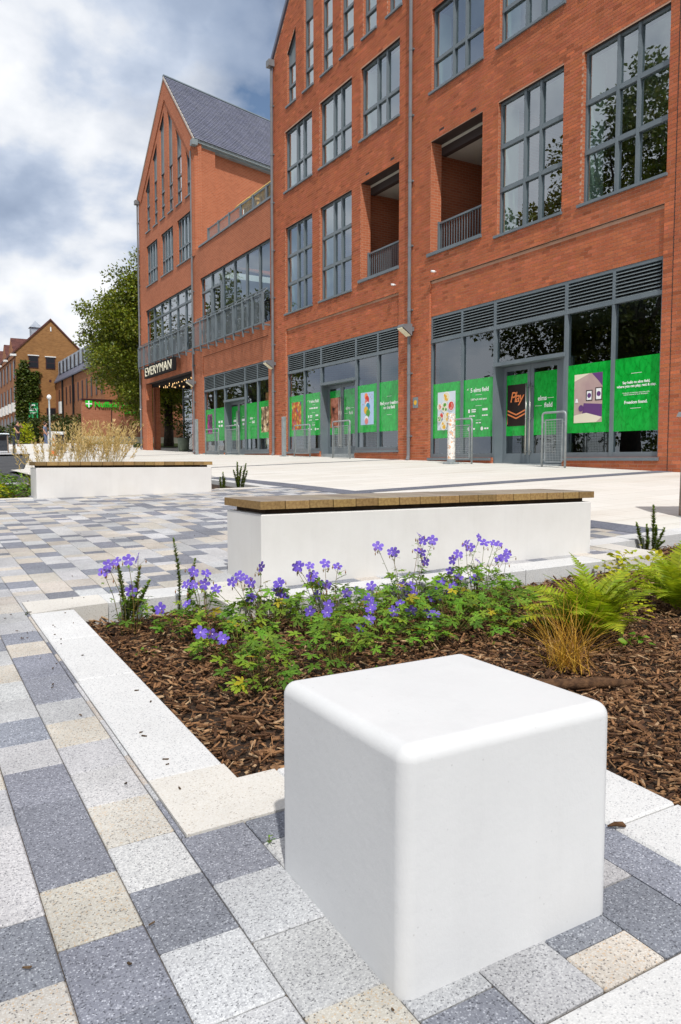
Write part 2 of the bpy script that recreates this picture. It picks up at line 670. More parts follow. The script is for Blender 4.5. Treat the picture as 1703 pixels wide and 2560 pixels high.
def make_pavement():
    xs = sorted(set([-4.0] + [v for h in HOLES for v in h[:2] if -4 < v < 5.95] + rng(-4, 5.98, 20)))
    ys = sorted(set([v for h in HOLES for v in h[2:] if .1 < v < 15.2] + rng(.1, 15.2, 40)))
    b = MB()
    for i in range(len(xs) - 1):
        for j in range(len(ys) - 1):
            x, y = (xs[i] + xs[i + 1]) / 2, (ys[j] + ys[j + 1]) / 2
            if any(h[0] < x < h[1] and h[2] < y < h[3] for h in HOLES):
                continue
            if y < 4.66 and x > 5.04:
                continue
            b.face([(p, q, zg(p, q) - .0075) for p, q in ((xs[i], ys[j]), (xs[i + 1], ys[j]), (xs[i + 1], ys[j + 1]), (xs[i], ys[j + 1]))])
    base = b.build('pavement', M_JOINT)
    base['kind'] = 'structure'
    mats = {'L': M_LIGHT, 'D': M_DARK, 'B': M_BUFF}
    rows = paver_rows()
    F = Vector((math.sin(math.radians(30.24)), math.cos(math.radians(30.24)), 0))
    Rt = Vector((F.y, -F.x, 0))
    vis = []
    for r in rows:
        x, y = (r[0] + r[1]) / 2, (r[2] + r[3]) / 2
        d = Vector((x, y, 0)).dot(F)
        s = Vector((x, y, 0)).dot(Rt)
        if d < .9 or abs(s) > .50 * d + .25:
            key = 99
        else:
            if 1.2 < x < 1.5 and 1.06 < y < 1.5: d += 5
            key = d
        vis.append((key, r))
    vis.sort(key=lambda q: q[0])
    cache = {}
    joined = {'L': MB(), 'D': MB(), 'B': MB()}
    rp = random.Random(8)
    for i, (key, r) in enumerate(vis):
        x0, x1, y0, y1, c = r
        w, l = x1 - x0 - GAP, y1 - y0 - GAP
        cx, cy = (x0 + x1) / 2, (y0 + y1) / 2
        dz = rp.uniform(-.0012, .0012)
        t = rp.uniform(.83, 1.08)
        tc = (t * rp.uniform(.98, 1.02), t, t * rp.uniform(.98, 1.02))
        if i < 300:
            kk = (round(w, 3), round(l, 3), c, i % 3)
            if kk not in cache:
                b = MB()
                b.col = tc
                b.bbox(-w / 2, w / 2, -l / 2, l / 2, -.05, 0, .0035)
                cache[kk] = b.mesh('paver', mats[c])
            o = link('paver', cache[kk], base, loc=(cx, cy, zg(cx, cy) + dz), rot=ground_rot(cx, cy).to_euler())
        else:
            b = joined[c]
            b.col = tc
            M = Matrix.Translation((cx, cy, zg(cx, cy) + dz)) @ ground_rot(cx, cy).to_4x4()
            if key < 6:
                b.bbox(-w / 2, w / 2, -l / 2, l / 2, -.02, 0, .003, M)
            else:
                b.box(-w / 2, w / 2, -l / 2, l / 2, -.015, 0, M)
    for c in 'LDB':
        tag(joined[c].build('pavers', mats[c], base), kind='stuff')
    return base


make_pavement()

# ------------------------------------------------------------------ kerbs round the beds
def kerb_stone(parent, polys, m, h=.16, lift=.004, b=.006):
    """flat stones: list of rectangles (x0,x1,y0,y1) making up one L or I shaped stone"""
    k = MB()
    k.col = tuple([R.uniform(.94, 1.03)] * 3)
    for j, (x0, x1, y0, y1) in enumerate(polys):
        cx, cy = (x0 + x1) / 2, (y0 + y1) / 2
        M = Matrix.Translation((cx, cy, zg(cx, cy) + lift)) @ ground_rot(cx, cy).to_4x4()
        g = .0015
        k.bbox(x0 - cx + g, x1 - cx - g, y0 - cy + g, y1 - cy - g, -h, 0, b, M)
    return k.build('kerb_stone', m, parent)


def lstone(parent, pts, m, h=.16, lift=.004):
    """one stone with a bent outline: pts is the outline, anticlockwise"""
    k = MB()
    top = [(x, y, zg(x, y) + lift) for x, y in pts]
    k.prism([(x, y, z - h) for x, y, z in top], (0, 0, h))
    return k.build('kerb_stone', m, parent)


kerb = empty('kerb_edging', (.7, 3, zg(.7, 3)), 0)
kerb['kind'] = 'structure'
kerb.location = (0, 0, 0)
KX0, KX1 = .588, .813
lstone(kerb, [(.588, 1.757), (.930, 1.757), (.930, 1.98), (.813, 1.98), (.813, 2.083), (.588, 2.083)], M_KERBC)
lstone(kerb, [(.588, 4.243), (.813, 4.283), (1.003, 4.30), (1.003, 4.54), (.588, 4.54)], M_KERBC)
kerb_stone(kerb, [(KX0, KX1, 2.085, 3.048)], M_KERBW)
kerb_stone(kerb, [(KX0, KX1, 3.05, 3.668)], M_KERBW)
kerb_stone(kerb, [(KX0, KX1, 3.67, 4.243)], M_KERBW)
for a, c in ((.932, 1.36), (1.362, 1.787)):
    kerb_stone(kerb, [(a, c, 1.757, 1.98)], M_KERBW)
for a, c in ((1.27, 1.755), (.775, 1.268), (-.2, .773)):
    kerb_stone(kerb, [(1.537, 1.787, a, c)], M_KERBW)
kerb_stone(kerb, [(1.005, 1.575, 4.315, 4.54)], M_KERBW)
lstone(kerb, [(1.577, 4.315), (1.577, 3.93), (2.0, 3.93), (2.0, 4.15), (1.80, 4.15), (1.80, 4.54), (1.577, 4.54)], M_KERBC)
for a, c in ((2.002, 2.9), (2.902, 3.8), (3.802, 4.6)):
    kerb_stone(kerb, [(a, c, 3.93, 4.148)], M_KERBW)
lstone(kerb, [(4.602, 3.93), (5.27, 3.93), (5.27, 4.46), (5.05, 4.46), (5.05, 4.15), (4.602, 4.15)], M_KERBC)
lstone(kerb, [(5.05, 4.462), (5.595, 4.462), (5.595, 4.68), (5.05, 4.68)], M_KERBW)
for a, c in ((5.597, 6.3), (6.302, 7.2), (7.202, 8.1)):
    kerb_stone(kerb, [(a, c, 4.462, 4.68)], M_KERBW, lift=.012)
kerb_stone(kerb, [(.911, 1.53, .30, .891)], M_KERBW)
# second bed
for a, c in ((-.4, .5), (.502, 1.2)):
    kerb_stone(kerb, [(a, c, 11.06, 11.25)], M_KERBW)
kerb_stone(kerb, [(1.202, 1.62, 11.06, 11.25)], M_KERBC)
for a, c in ((4.42, 5.25),):
    kerb_stone(kerb, [(a, c, 11.4, 11.6)], M_KERBC)
kerb_stone(kerb, [(5.252, 5.45, 11.4, 12.4)], M_KERBW)
kerb_stone(kerb, [(5.252, 5.45, 12.402, 13.5)], M_KERBW)
kerb_stone(kerb, [(5.252, 5.45, 13.502, 14.6)], M_KERBW)

# paving under the bench end (inside the notch)
sheet('bed_soil', rng(-1.2, 4.46, 30), lambda y: .81 if y > 1.97 else 1.786, C(8.2), 12, -.115, M_SOIL)
sheet('bed_soil', rng(11.2, 14.8, 8), C(-2.2), C(5.26), 6, -.08, M_SOIL)
# ------------------------------------------------------------------ cube seat and benches
def concrete(name, c1, c2, pits=.0):
    m = mat(name, c1, .62, 0, .35)
    nt = m.node_tree
    p = pos(nt, 'obj')
    a = noise(nt, p, 3.5, 7, .6)
    c = RAMP(nt, a, [(.22, c1), (.78, c2)])
    st = noise(nt, scalev(nt, p, (14, 14, 1.3)), 1.0, 5, .6)
    c = MIX(nt, 1.0, c, RAMP(nt, st, [(.25, .965), (.5, 1.0)]), 'MULTIPLY')
    sp = noise(nt, p, 55, 4, .7)
    c = MIX(nt, 1.0, c, RAMP(nt, sp, [(.22, .88), (.32, 1.0)]), 'MULTIPLY')
    # air holes left by the casting
    vo = nt.nodes.new('ShaderNodeTexVoronoi')
    vo.inputs['Scale'].default_value = 42
    L(nt, p, vo.inputs[0])
    hole = MATH(nt, 'MULTIPLY', RAMP(nt, vo.outputs[0], [(.06, 1), (.10, 0)]), RAMP(nt, noise(nt, p, 9, 3), [(.50, 0), (.60, 1)]))
    c = MIX(nt, MATH(nt, 'MULTIPLY', hole, .3), c, (.25, .24, .23))
    sc_ = noise(nt, scalev(nt, p, (6, 6, 16)), 1.0, 7, .7, 1.2)
    c = MIX(nt, RAMP(nt, sc_, [(.62, 0), (.74, .08)]), c, (.40, .39, .37))
    L(nt, c, bsdf(m).inputs['Base Color'])
    h = noise(nt, p, 45, 6, .65)
    L(nt, bump(nt, h, .10 + pits, .006), bsdf(m).inputs['Normal'])
    return m


M_CUBE = concrete('cast_concrete', (.555, .558, .56), (.615, .617, .617), .05)
M_BENCH = concrete('bench_concrete', (.62, .60, .57), (.69, .675, .65))


def cube_seat():
    x0, x1, y0, y1 = .735, 1.260, 1.045, 1.535
    zt = -.497
    bm = bmesh.new()
    bmesh.ops.create_cube(bm, size=1.0)
    zb = zg(x0, y0) - .012
    for v in bm.verts:
        v.co = Vector(((x0 + x1) / 2 + v.co.x * (x1 - x0), (y0 + y1) / 2 + v.co.y * (y1 - y0), (zb + zt) / 2 + v.co.z * (zt - zb)))
    e = [q for q in bm.edges if max(v.co.z for v in q.verts) > zb + .1]
    bmesh.ops.bevel(bm, geom=e, offset=.030, segments=7, profile=.5, affect='EDGES')
    # little dents along the worn edges
    bmesh.ops.triangulate(bm, faces=[f for f in bm.faces if len(f.verts) > 4])
    bmesh.ops.delete(bm, geom=[f for f in bm.faces if all(v.co.z < zb + .01 for v in f.verts)], context='FACES')
    me = bpy.data.meshes.new('cube_seat')
    c = Vector(((x0 + x1) / 2, (y0 + y1) / 2, zb))
    for v in bm.verts:
        v.co -= c
    bm.to_mesh(me)
    bm.free()
    me.materials.append(M_CUBE)
    me.polygons.foreach_set('use_smooth', [True] * len(me.polygons))
    o = link('cube_seat', me, loc=c)
    md = o.modifiers.new('wn', 'WEIGHTED_NORMAL')
    md.keep_sharp = False
    tag(o, 'white cast concrete cube seat with rounded edges at the front of the bed', 'seat')


cube_seat()


def wood_material(name, c1, c2, cut=False):
    m = mat(name, c1, .75, 0, .25)
    nt = m.node_tree
    p = pos(nt, 'obj')
    g = noise(nt, scalev(nt, p, (60, 3.0, 60)) if not cut else scalev(nt, p, (50, 50, 50)), 1.0, 5, .6, .6)
    c = RAMP(nt, g, [(.3, c1), (.7, c2)])
    c = MIX(nt, 1.0, c, tintnode(nt), 'MULTIPLY')
    L(nt, c, bsdf(m).inputs['Base Color'])
    L(nt, bump(nt, g, .3, .003), bsdf(m).inputs['Normal'])
    return m


M_WTOP = wood_material('weathered_timber', (.21, .175, .14), (.34, .295, .24))
M_WEND = wood_material('timber_end_grain', (.22, .13, .05), (.38, .25, .10), True)
M_BATT = mottled('dark_batten', (.03, .016, .008), (.07, .04, .018), 12)


def bench(x0, x1, y0, y1, zt, label, xs=17):
    """zt: top of the concrete box; timber planks lie across it on two battens"""
    zb = min(zg(x0, y0), zg(x1, y0), zg(x0, y1)) - .03
    t = empty('concrete_bench', ((x0 + x1) / 2, (y0 + y1) / 2, zb), 0, label, 'bench', 'long concrete benches with timber tops')
    cx, cy = t.location.x, t.location.y
    w, d = x1 - x0, y1 - y0
    b = MB()
    b.bbox(-w / 2, w / 2, -d / 2, d / 2, 0, zt - zb, .006)
    b.build('base', M_BENCH, t)
    for s in (-1, 1):
        b = MB()
        yy = s * (d / 2 - .10)
        b.box(-w / 2 + .05, w / 2 - .05, yy - .05, yy + .05, zt - zb + .002, zt - zb + .030)
        b.build('batten', M_BATT, t)
    for s in (-1, 1):
        b = MB()
        b.box(s * (w / 2 - .085) - .035, s * (w / 2 - .085) + .035, -d / 2 + .155, d / 2 - .155, zt - zb + .002, zt - zb + .029)
        b.build('batten', M_BATT, t)
    pw = (w + .03) / xs
    rr = random.Random(int(x0 * 100))
    for i in range(xs):
        b = MB()
        q = rr.uniform(.66, 1.1)
        b.col = (q, q * rr.uniform(.96, 1.02), q * rr.uniform(.92, 1.03))
        hw = pw / 2 - .0035
        # top and bottom faces are weathered, the cut ends warm brown
        z0, z1 = 0, .052
        hd = d / 2 + .012 + rr.uniform(-.003, .003)
        e = .003
        v = [(-hw, -hd, z0), (hw, -hd, z0), (hw, hd, z0), (-hw, hd, z0), (-hw, -hd, z1 - e), (hw, -hd, z1 - e), (hw, hd, z1 - e), (-hw, hd, z1 - e),
             (-hw + e, -hd + e, z1), (hw - e, -hd + e, z1), (hw - e, hd - e, z1), (-hw + e, hd - e, z1)]
        b.mi = 0
        b.idx(v, [(0, 3, 2, 1), (8, 9, 10, 11), (4, 5, 9, 8), (5, 6, 10, 9), (6, 7, 11, 10), (7, 4, 8, 11)])
        b.mi = 1
        b.idx(v, [(0, 1, 5, 4), (1, 2, 6, 5), (2, 3, 7, 6), (3, 0, 4, 7)])
        b.build('plank', [M_WTOP, M_WEND], t, loc=(-w / 2 - .015 + pw * (i + .5), rr.uniform(-.002, .002), zt - zb + .031 + rr.uniform(0, .002)))
    return t


bench(1.92, 4.80, 4.252, 4.81, -.338, 'long white concrete bench with timber plank top behind the purple flowers')
bench(1.655, 4.16, 11.03, 11.54, -.118, 'farther white concrete bench with timber plank top in front of the golden grasses')
# ------------------------------------------------------------------ building materials
def brick_mat(name, c1, c2, mortar, row=.075, width=.225, horiz='y', tint=False):
    """horiz: world axis that runs along the wall"""
    m = mat(name, c1, .85, 0, .25)
    nt = m.node_tree
    p = pos(nt)
    s = nt.nodes.new('ShaderNodeSeparateXYZ')
    L(nt, p, s.inputs[0])
    cb = nt.nodes.new('ShaderNodeCombineXYZ')
    if horiz == 'xy':
        L(nt, MATH(nt, 'ADD', s.outputs[0], s.outputs[1]), cb.inputs[0])
    else:
        L(nt, s.outputs['XYZ'.index(horiz.upper())], cb.inputs[0])
    L(nt, s.outputs[2], cb.inputs[1])
    br = nt.nodes.new('ShaderNodeTexBrick')
    L(nt, cb.outputs[0], br.inputs['Vector'])
    br.inputs['Scale'].default_value = 1.0
    br.inputs['Brick Width'].default_value = width
    br.inputs['Row Height'].default_value = row
    br.inputs['Mortar Size'].default_value = .0065
    br.inputs['Mortar Smooth'].default_value = .15
    br.inputs['Color1'].default_value = (*c1, 1)
    br.inputs['Color2'].default_value = (*c2, 1)
    br.inputs['Mortar'].default_value = (*mortar, 1)
    n = noise(nt, p, .35, 5)
    c = MIX(nt, 1.0, br.outputs[0], RAMP(nt, n, [(.3, .86), (.7, 1.1)]), 'MULTIPLY')
    L(nt, c, bsdf(m).inputs['Base Color'])
    L(nt, bump(nt, br.outputs['Fac'], -.5, .006), bsdf(m).inputs['Normal'])
    return m


BR1, BR2, MORT = (.465, .142, .064), (.39, .110, .048), (.44, .25, .165)
M_BRTEX = brick_mat('brick_courses', BR1, BR2, MORT, horiz='xy')
M_MORTAR = mottled('mortar', (.50, .27, .175), (.60, .37, .26), 1.2)


def brick_unit():
    m = mat('brick', BR1, .85, 0, .25)
    nt = m.node_tree
    p = pos(nt)
    c = RAMP(nt, noise(nt, p, 30, 4), [(.3, (.41, .116, .050)), (.7, (.49, .150, .068))])
    c = MIX(nt, 1.0, c, tintnode(nt), 'MULTIPLY')
    c = MIX(nt, 1.0, c, RAMP(nt, noise(nt, scalev(nt, p, (1, 1.6, .22)), .9, 6, .6), [(.3, .86), (.7, 1.08)]), 'MULTIPLY')
    w = noise(nt, scalev(nt, p, (1, 1, .45)), .8, 6, .6)
    c = MIX(nt, RAMP(nt, w, [(.62, 0), (.85, .22)]), c, (.50, .24, .14))
    L(nt, c, bsdf(m).inputs['Base Color'])
    L(nt, bump(nt, noise(nt, p, 120, 4), .35, .003), bsdf(m).inputs['Normal'])
    return m


M_BRICK = brick_unit()
M_FRAME = mottled('grey_window_paint', (.125, .155, .175), (.15, .18, .20), 2, rough=.42, spec=.5)
M_FRAMEL = mottled('grey_louvre_paint', (.19, .225, .235), (.22, .255, .265), 2, rough=.45)
M_PIPE = mottled('grey_pipe', (.15, .155, .165), (.19, .195, .205), 3, rough=.45)
M_STEEL = mat('brushed_steel', (.60, .58, .54), .3, 1.0)
M_GALV = mottled('galvanised', (.27, .30, .31), (.36, .39, .40), 8, rough=.45, metal=.3)
M_WHITE = mat('white_plaster', (.78, .82, .78), .8)
M_CEIL = mat('soffit_render', (.60, .565, .49), .85)
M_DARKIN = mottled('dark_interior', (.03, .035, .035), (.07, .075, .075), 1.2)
M_BLACK = mat('black_paint', (.012, .011, .012), .8, 0, .2)
M_DARK_AND_SHADE = mat('dark_parts_and_head_shade', (.03, .017, .014), .7)  # dark small parts, and shade painted under the heads of openings


def glass_mat(name, tint=(.62, .78, .72), refl=.20):
    m = bpy.data.materials.new(name)
    m.use_nodes = True
    nt = m.node_tree
    nt.nodes.clear()
    out = nt.nodes.new('ShaderNodeOutputMaterial')
    tr = nt.nodes.new('ShaderNodeBsdfTransparent')
    tr.inputs[0].default_value = (*tint, 1)
    gl = nt.nodes.new('ShaderNodeBsdfGlossy')
    gl.inputs['Roughness'].default_value = 0.0
    gl.inputs[0].default_value = (.86, .93, 1.0, 1)
    ge = nt.nodes.new('ShaderNodeNewGeometry')
    dt = nt.nodes.new('ShaderNodeVectorMath')
    dt.operation = 'DOT_PRODUCT'
    L(nt, ge.outputs['Incoming'], dt.inputs[0])
    L(nt, ge.outputs['Normal'], dt.inputs[1])
    cs = MATH(nt, 'ABSOLUTE', dt.outputs['Value'])
    sch = MATH(nt, 'ADD', MATH(nt, 'MULTIPLY', MATH(nt, 'POWER', MATH(nt, 'SUBTRACT', 1.0, cs), 5.0), .96), .04)
    # a coated double unit: three to four reflecting faces
    f = MATH(nt, 'ADD', MATH(nt, 'MULTIPLY', sch, 1.5), refl, True)
    mx = nt.nodes.new('ShaderNodeMixShader')
    L(nt, f, mx.inputs[0])
    L(nt, tr.outputs[0], mx.inputs[1])
    L(nt, gl.outputs[0], mx.inputs[2])
    # panes are never perfectly flat
    p = pos(nt)
    L(nt, bump(nt, noise(nt, p, 1.3, 2), .05, .02), gl.inputs['Normal'])
    L(nt, mx.outputs[0], out.inputs[0])
    return m


M_GLASS = glass_mat('window_glass', (.66, .83, .76), .25)
M_GLASS2 = glass_mat('shop_glass', (.45, .55, .55), .13)


# ------------------------------------------------------------------ part helpers (meshes built in world coordinates)
def part(b, name, mats, parent, kind=None):
    o = b.build(name, mats, parent) if isinstance(b, MB) else link(name, b, parent)
    o.location = tuple(-c for c in parent.location) if parent.parent is None else (0, 0, 0)
    if kind: o['kind'] = kind
    return o


def place(name, me, parent, loc, rot=None):
    o = link(name, me, parent, rot=rot)
    q = parent.location if parent.parent is None else Vector((0, 0, 0))
    o.location = Vector(loc) - Vector(q)
    return o


FX = 13.0
TH = .36


def solid_cells(y0, y1, zbot, top, ops, brk=()):
    ys = sorted(set([y0, y1] + [v for o in ops for v in o[:2] if y0 < v < y1] + [v for v in brk if y0 < v < y1]))
    for a, b in zip(ys[:-1], ys[1:]):
        cur = (zbot, zbot)
        for o in sorted([o for o in ops if o[0] <= a + 1e-6 and o[1] >= b - 1e-6], key=lambda o: o[2]):
            ti = lambda y, o=o: o[3] + (o[4] - o[3]) * (y - o[0]) / (o[1] - o[0])
            if o[2] > cur[0] + 1e-4:
                yield a, b, cur, (o[2], o[2])
            cur = (ti(a), ti(b))
        t = (top(a), top(b))
        if max(t) > min(cur):
            yield a, b, cur, t


def facade_wall(parent, y0, y1, zbot, top, ops, brk=(), bricks=True, x=FX, th=TH, name='wall'):
    w = MB()
    for a, b, lo, hi in solid_cells(y0, y1, zbot, top, ops, brk):
        v = [(x, a, lo[0]), (x, b, lo[1]), (x, b, hi[1]), (x, a, hi[0]), (x + th, a, lo[0]), (x + th, b, lo[1]), (x + th, b, hi[1]), (x + th, a, hi[0])]
        w.mi = 0
        w.idx(v, [(3, 2, 1, 0)])
        w.mi = 1
        w.idx(v, [(4, 5, 6, 7), (2, 3, 7, 6), (1, 2, 6, 5), (3, 0, 4, 7)])
        w.mi = 2  # undersides over openings: shade put in as a dark colour
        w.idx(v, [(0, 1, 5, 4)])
    wo = part(w, name, [M_MORTAR if bricks else M_BRTEX, M_BRTEX, M_DARK_AND_SHADE], parent)
    if bricks:
        lay_bricks(wo, y0, y1, zbot, top, ops, brk, x)
    return wo


BRICK_ME = []
ALLBR = []


def lay_bricks(wo, y0, y1, zbot, top, ops, brk, x):
    rb = random.Random(int(y0 * 10 + x * 1000))
    zmax = max(top(y) for y in [y0, y1] + list(brk))
    n = int((zmax - zbot) / .075)
    for k in range(n):
        z0 = zbot + k * .075 + .0055
        z1 = z0 + .064
        zm = (z0 + z1) / 2
        iv = []
        for a, b, lo, hi in solid_cells(y0, y1, zbot, top, ops, brk):
            # part of this cell solid at both brick edges
            pts = [a + (b - a) * t / 12 for t in range(13)]
            ok = [t for t in pts if lo[0] + (lo[1] - lo[0]) * (t - a) / (b - a) <= z0 + .02 and hi[0] + (hi[1] - hi[0]) * (t - a) / (b - a) >= z1 - .005]
            if len(ok) >= 2:
                iv.append((min(ok), max(ok)))
        iv.sort()
        mg = []
        for a, b in iv:
            if mg and a <= mg[-1][1] + 1e-3:
                mg[-1] = (mg[-1][0], max(b, mg[-1][1]))
            else:
                mg.append((a, b))
        off = 0 if k % 2 else .1125
        for a, b in mg:
            i0 = math.floor((a - off) / .225)
            y = i0 * .225 + off
            while y < b:
                p, q = max(y + .006, a + .002), min(y + .219, b - .002)
                if q - p > .04:
                    ALLBR.append((x, p, q, z0, z1, wo, rb.random()))
                y += .225


def brick_tint(t):
    q = .84 + .26 * t
    if t > .95: q = 1.25
    if t < .05: q = .70
    return (q, q * (.93 + .12 * ((t * 7.3) % 1)), q * (.9 + .2 * ((t * 3.1) % 1)))


def finish_bricks():
    full = [(b[1] ** 2 + b[0] ** 2 + b[3] ** 2, i) for i, b in enumerate(ALLBR) if b[2] - b[1] > .2129 and 9.5 < b[1] and b[3] < 1.0 * b[1]]
    full.sort()
    single = set(i for _, i in full[:300])
    meshes = []
    for j in range(10):
        b = MB()
        b.col = brick_tint(j / 9.5 * .9 + .05)
        b.box(-.006, .03, -.1065, .1065, -.0320, .0320)
        meshes.append(b.mesh('brick', M_BRICK))
    joined = {}
    for i, (x, p, q, z0, z1, wo, t) in enumerate(ALLBR):
        if i in single:
            place('brick', meshes[int(t * 10)], wo, (x, (p + q) / 2, (z0 + z1) / 2))
        else:
            joined.setdefault(wo, []).append((x, p, q, z0, z1, t))
    for wo, bl in joined.items():
        a = np.array([[b[0], b[1], b[2], b[3], b[4]] for b in bl])
        n = len(a)
        x, p, q, z0, z1 = a.T
        xf = x - .006
        V = np.zeros((n, 8, 3))
        V[:, 0] = np.stack([xf, p, z0], 1); V[:, 1] = np.stack([xf, q, z0], 1); V[:, 2] = np.stack([xf, q, z1], 1); V[:, 3] = np.stack([xf, p, z1], 1)
        xb = x + .004
        V[:, 4] = np.stack([xb, p, z0], 1); V[:, 5] = np.stack([xb, q, z0], 1); V[:, 6] = np.stack([xb, q, z1], 1); V[:, 7] = np.stack([xb, p, z1], 1)
        F = np.array([(3, 2, 1, 0), (0, 1, 5, 4), (2, 3, 7, 6), (1, 2, 6, 5), (3, 0, 4, 7)])
        Q = (np.arange(n)[:, None, None] * 8 + F[None]).reshape(-1, 4)
        T = np.repeat(np.array([brick_tint(b[5]) for b in bl]), 5, axis=0)
        me = fast_mesh('bricks', V.reshape(-1, 3), Q, M_BRICK, T)
        part(me, 'bricks', None, wo, 'stuff')


# ------------------------------------------------------------------ windows
def bar(b, ya, yb, za, zb, x0, x1):
    b.box(x0, x1, min(ya, yb), max(ya, yb), min(za, zb), max(za, zb))


def window(parent, y0, y1, z0, z1, mulls, trans, gx=.11, sill=True, tops=None, open_top=None, glass=None, lining=True, fw=.055, spandrel=None):
    """y0<y1; mulls / trans: inner bar positions; tops=(z at y0, z at y1) for raked heads"""
    x = FX + gx
    t0, t1 = tops if tops else (z1, z1)
    b = MB()
    tz = lambda y: t0 + (t1 - t0) * (y - y0) / (y1 - y0)
    for ya, yb in ((y0, y0 + fw), (y1 - fw, y1)):
        b.prism([(x - .03, ya, z0), (x - .03, yb, z0), (x - .03, yb, tz(yb)), (x - .03, ya, tz(ya))], (.09, 0, 0))
    b.prism([(x - .029, y0, t0 - fw), (x - .029, y1, t1 - fw), (x - .029, y1, t1), (x - .029, y0, t0)], (.09, 0, 0))
    bar(b, y0, y1, z0, z0 + fw, x - .028, x + .06)
    for m in mulls:
        b.prism([(x - .05, m - .035, z0), (x - .05, m + .035, z0), (x - .05, m + .035, tz(m + .035)), (x - .05, m - .035, tz(m - .035))], (.11, 0, 0))
    for t in trans:
        bar(b, y0 + .01, y1 - .01, t - .045, t + .045, x - .042, x + .058)
        bar(b, y0 + .01, y1 - .01, t + .048, t + .075, x - .010, x + .05)
    w = part(b, 'window', M_FRAME, parent)
    ms = [y0 + fw] + sorted(mulls) + [y1 - fw]
    zs = [z0 + fw] + sorted(trans)
    for i in range(len(ms) - 1):
        for j in range(len(zs)):
            a, c = ms[i] - .01, ms[i + 1] + .01
            lo = zs[j] - .01
            if j + 1 < len(zs):
                ha = hc = zs[j + 1] + .01
            else:
                ha, hc = tz(a) - .02, tz(c) - .02
            if min(ha, hc) <= lo: continue
            q = MB()
            q.face([(x + .012, a, lo), (x + .012, a, ha), (x + .012, c, hc), (x + .012, c, lo)])
            isp = spandrel is not None and lo > spandrel - .1
            part(q, 'panel' if isp else 'pane', M_FRAMEL if isp else (glass or M_GLASS), w)
    if sill:
        q = MB()
        q.box(FX - .055, x - .031, y0 - .03, y1 + .09, z0 - .055, z0 + .004)
        part(q, 'sill', M_FRAME, w)
    if lining:
        q = MB()
        tt = min(t0, t1)
        q.box(FX + .18, FX + TH + .30, y1 - .012, y1 + .05, z0, max(t1, z0 + .5))
        q.box(FX + .18, FX + TH + .30, y0 - .05, y0 + .012, z0, max(t0, z0 + .5))
        q.box(FX + .18, FX + TH + .10, y0, y1, z0 - .05, z0 - .004)
        part(q, 'lining', M_WHITE, w)
    return w


def lights3(y0, y1):
    d = y1 - y0
    return [y0 + .355 * d, y0 + .595 * d]


def pipe(parent, y, z0, z1, hopper=False):
    b = MB(smooth=False)
    b.tube([(FX - .085, y, z0), (FX - .085, y, z1)], .05, 10)
    z = z0 + .6
    while z < z1:
        b.tube([(FX - .085, y, z), (FX - .085, y, z + .09)], .058, 10)
        bar(b, y - .08, y + .08, z + .02, z + .06, FX - .05, FX + .002)
        z += 1.8
    b.tube([(FX - .085, y, z0 + .05), (FX - .13, y - .02, z0 - .06)], .055, 10)
    if hopper:
        b.box(FX - .24, FX - .01, y - .14, y + .14, z1 - .02, z1 + .22)
    part(b, 'downpipe', M_PIPE, parent)


def railing(parent, x, y0, y1, z0, z1, post=1.15, pitch=.105, brackets=False, slope_rail=False):
    b = MB()
    n = max(1, round((y1 - y0) / post))
    bar(b, y0, y1, z1 - .05, z1, x - .03, x + .03)
    bar(b, y0, y1, z0, z0 + .05, x - .025, x + .025)
    for i in range(n + 1):
        y = y0 + (y1 - y0) * i / n
        bar(b, y - .035, y + .035, z0 - (.0 if not brackets else .02), z1 + .02, x - .06, x + .032)
        if brackets:
            b.prism([(x - .05, y - .03, z0 - .02), (x - .05, y + .03, z0 - .02), (x - .02, y + .03, z0 - .28), (x - .02, y - .03, z0 - .28)], (.06, 0, 0))
            bar(b, y - .03, y + .03, z0 - .1, z0 - .03, x, FX)
    if slope_rail:
        bar(b, y0, y1, z1 + .16, z1 + .20, x + .16, x + .2)
        for i in range(n + 1):
            y = y0 + (y1 - y0) * i / n
            b.tube([(x + .03, y, z1 - .02), (x + .18, y, z1 + .17)], .012, 5)
    r = part(b, 'railing', M_FRAME, parent)
    q = MB()
    q.box(-.009, .009, -.009, .009, 0, z1 - z0 - .08)
    me = q.mesh('baluster', M_FRAME)
    k = int((y1 - y0) / pitch)
    for i in range(1, k):
        y = y0 + (y1 - y0) * i / k
        place('baluster', me, r, (x, y, z0 + .04))
    return r


# ------------------------------------------------------------------ blocks
MAIN_TOP = lambda y: 15.1 + 1.12 * (4.55 - abs(((y - 9.15) % 9.15) - 4.575)) if y >= 9.15 else 15.1


def gable(yc, half, ze, pitch):
    return lambda y: ze + max(0, half - abs(y - yc)) * pitch


COLS = lambda far: [(far - 2.13, far), (far - 4.82, far - 2.71), (far - 7.50, far - 5.38)]

main = empty('brick_building', (FX, 18, zg(13, 18)), 0, 'large red brick block with grey windows, two brick loggias and green shop windows', 'building')
link_b = empty('brick_building', (FX, 32, zg(13, 32)), 0, 'lower red brick link with roof terrace and long glazed balcony beside the gabled block', 'building')
gab = empty('brick_building', (FX, 41, zg(13, 41)), 0, 'red brick gabled block with slate roof and open entrance archway at the far end', 'building')

SHOPS = [(9.89, 17.38, .04, 2.30, .58, 2.08, -.115), (18.89, 26.40, .28, 2.57, .86, 2.37, .18), (28.0, 35.48, .30, 2.57, .86, 2.37, .20)]


def tall_cols_B():
    cs = [(26.2, 25.5), (24.87, 24.15), (23.55, 22.81), (22.24, 21.47), (20.89, 20.14), (19.53, 18.8)]
    f = lambda y: 14.55 + 1.0 * (26.5 - y) if y > 22.85 else 14.55 + 1.0 * (y - 19.2 + .0)
    return [(b, a, 13.0, f(b), f(a)) for a, b in cs]


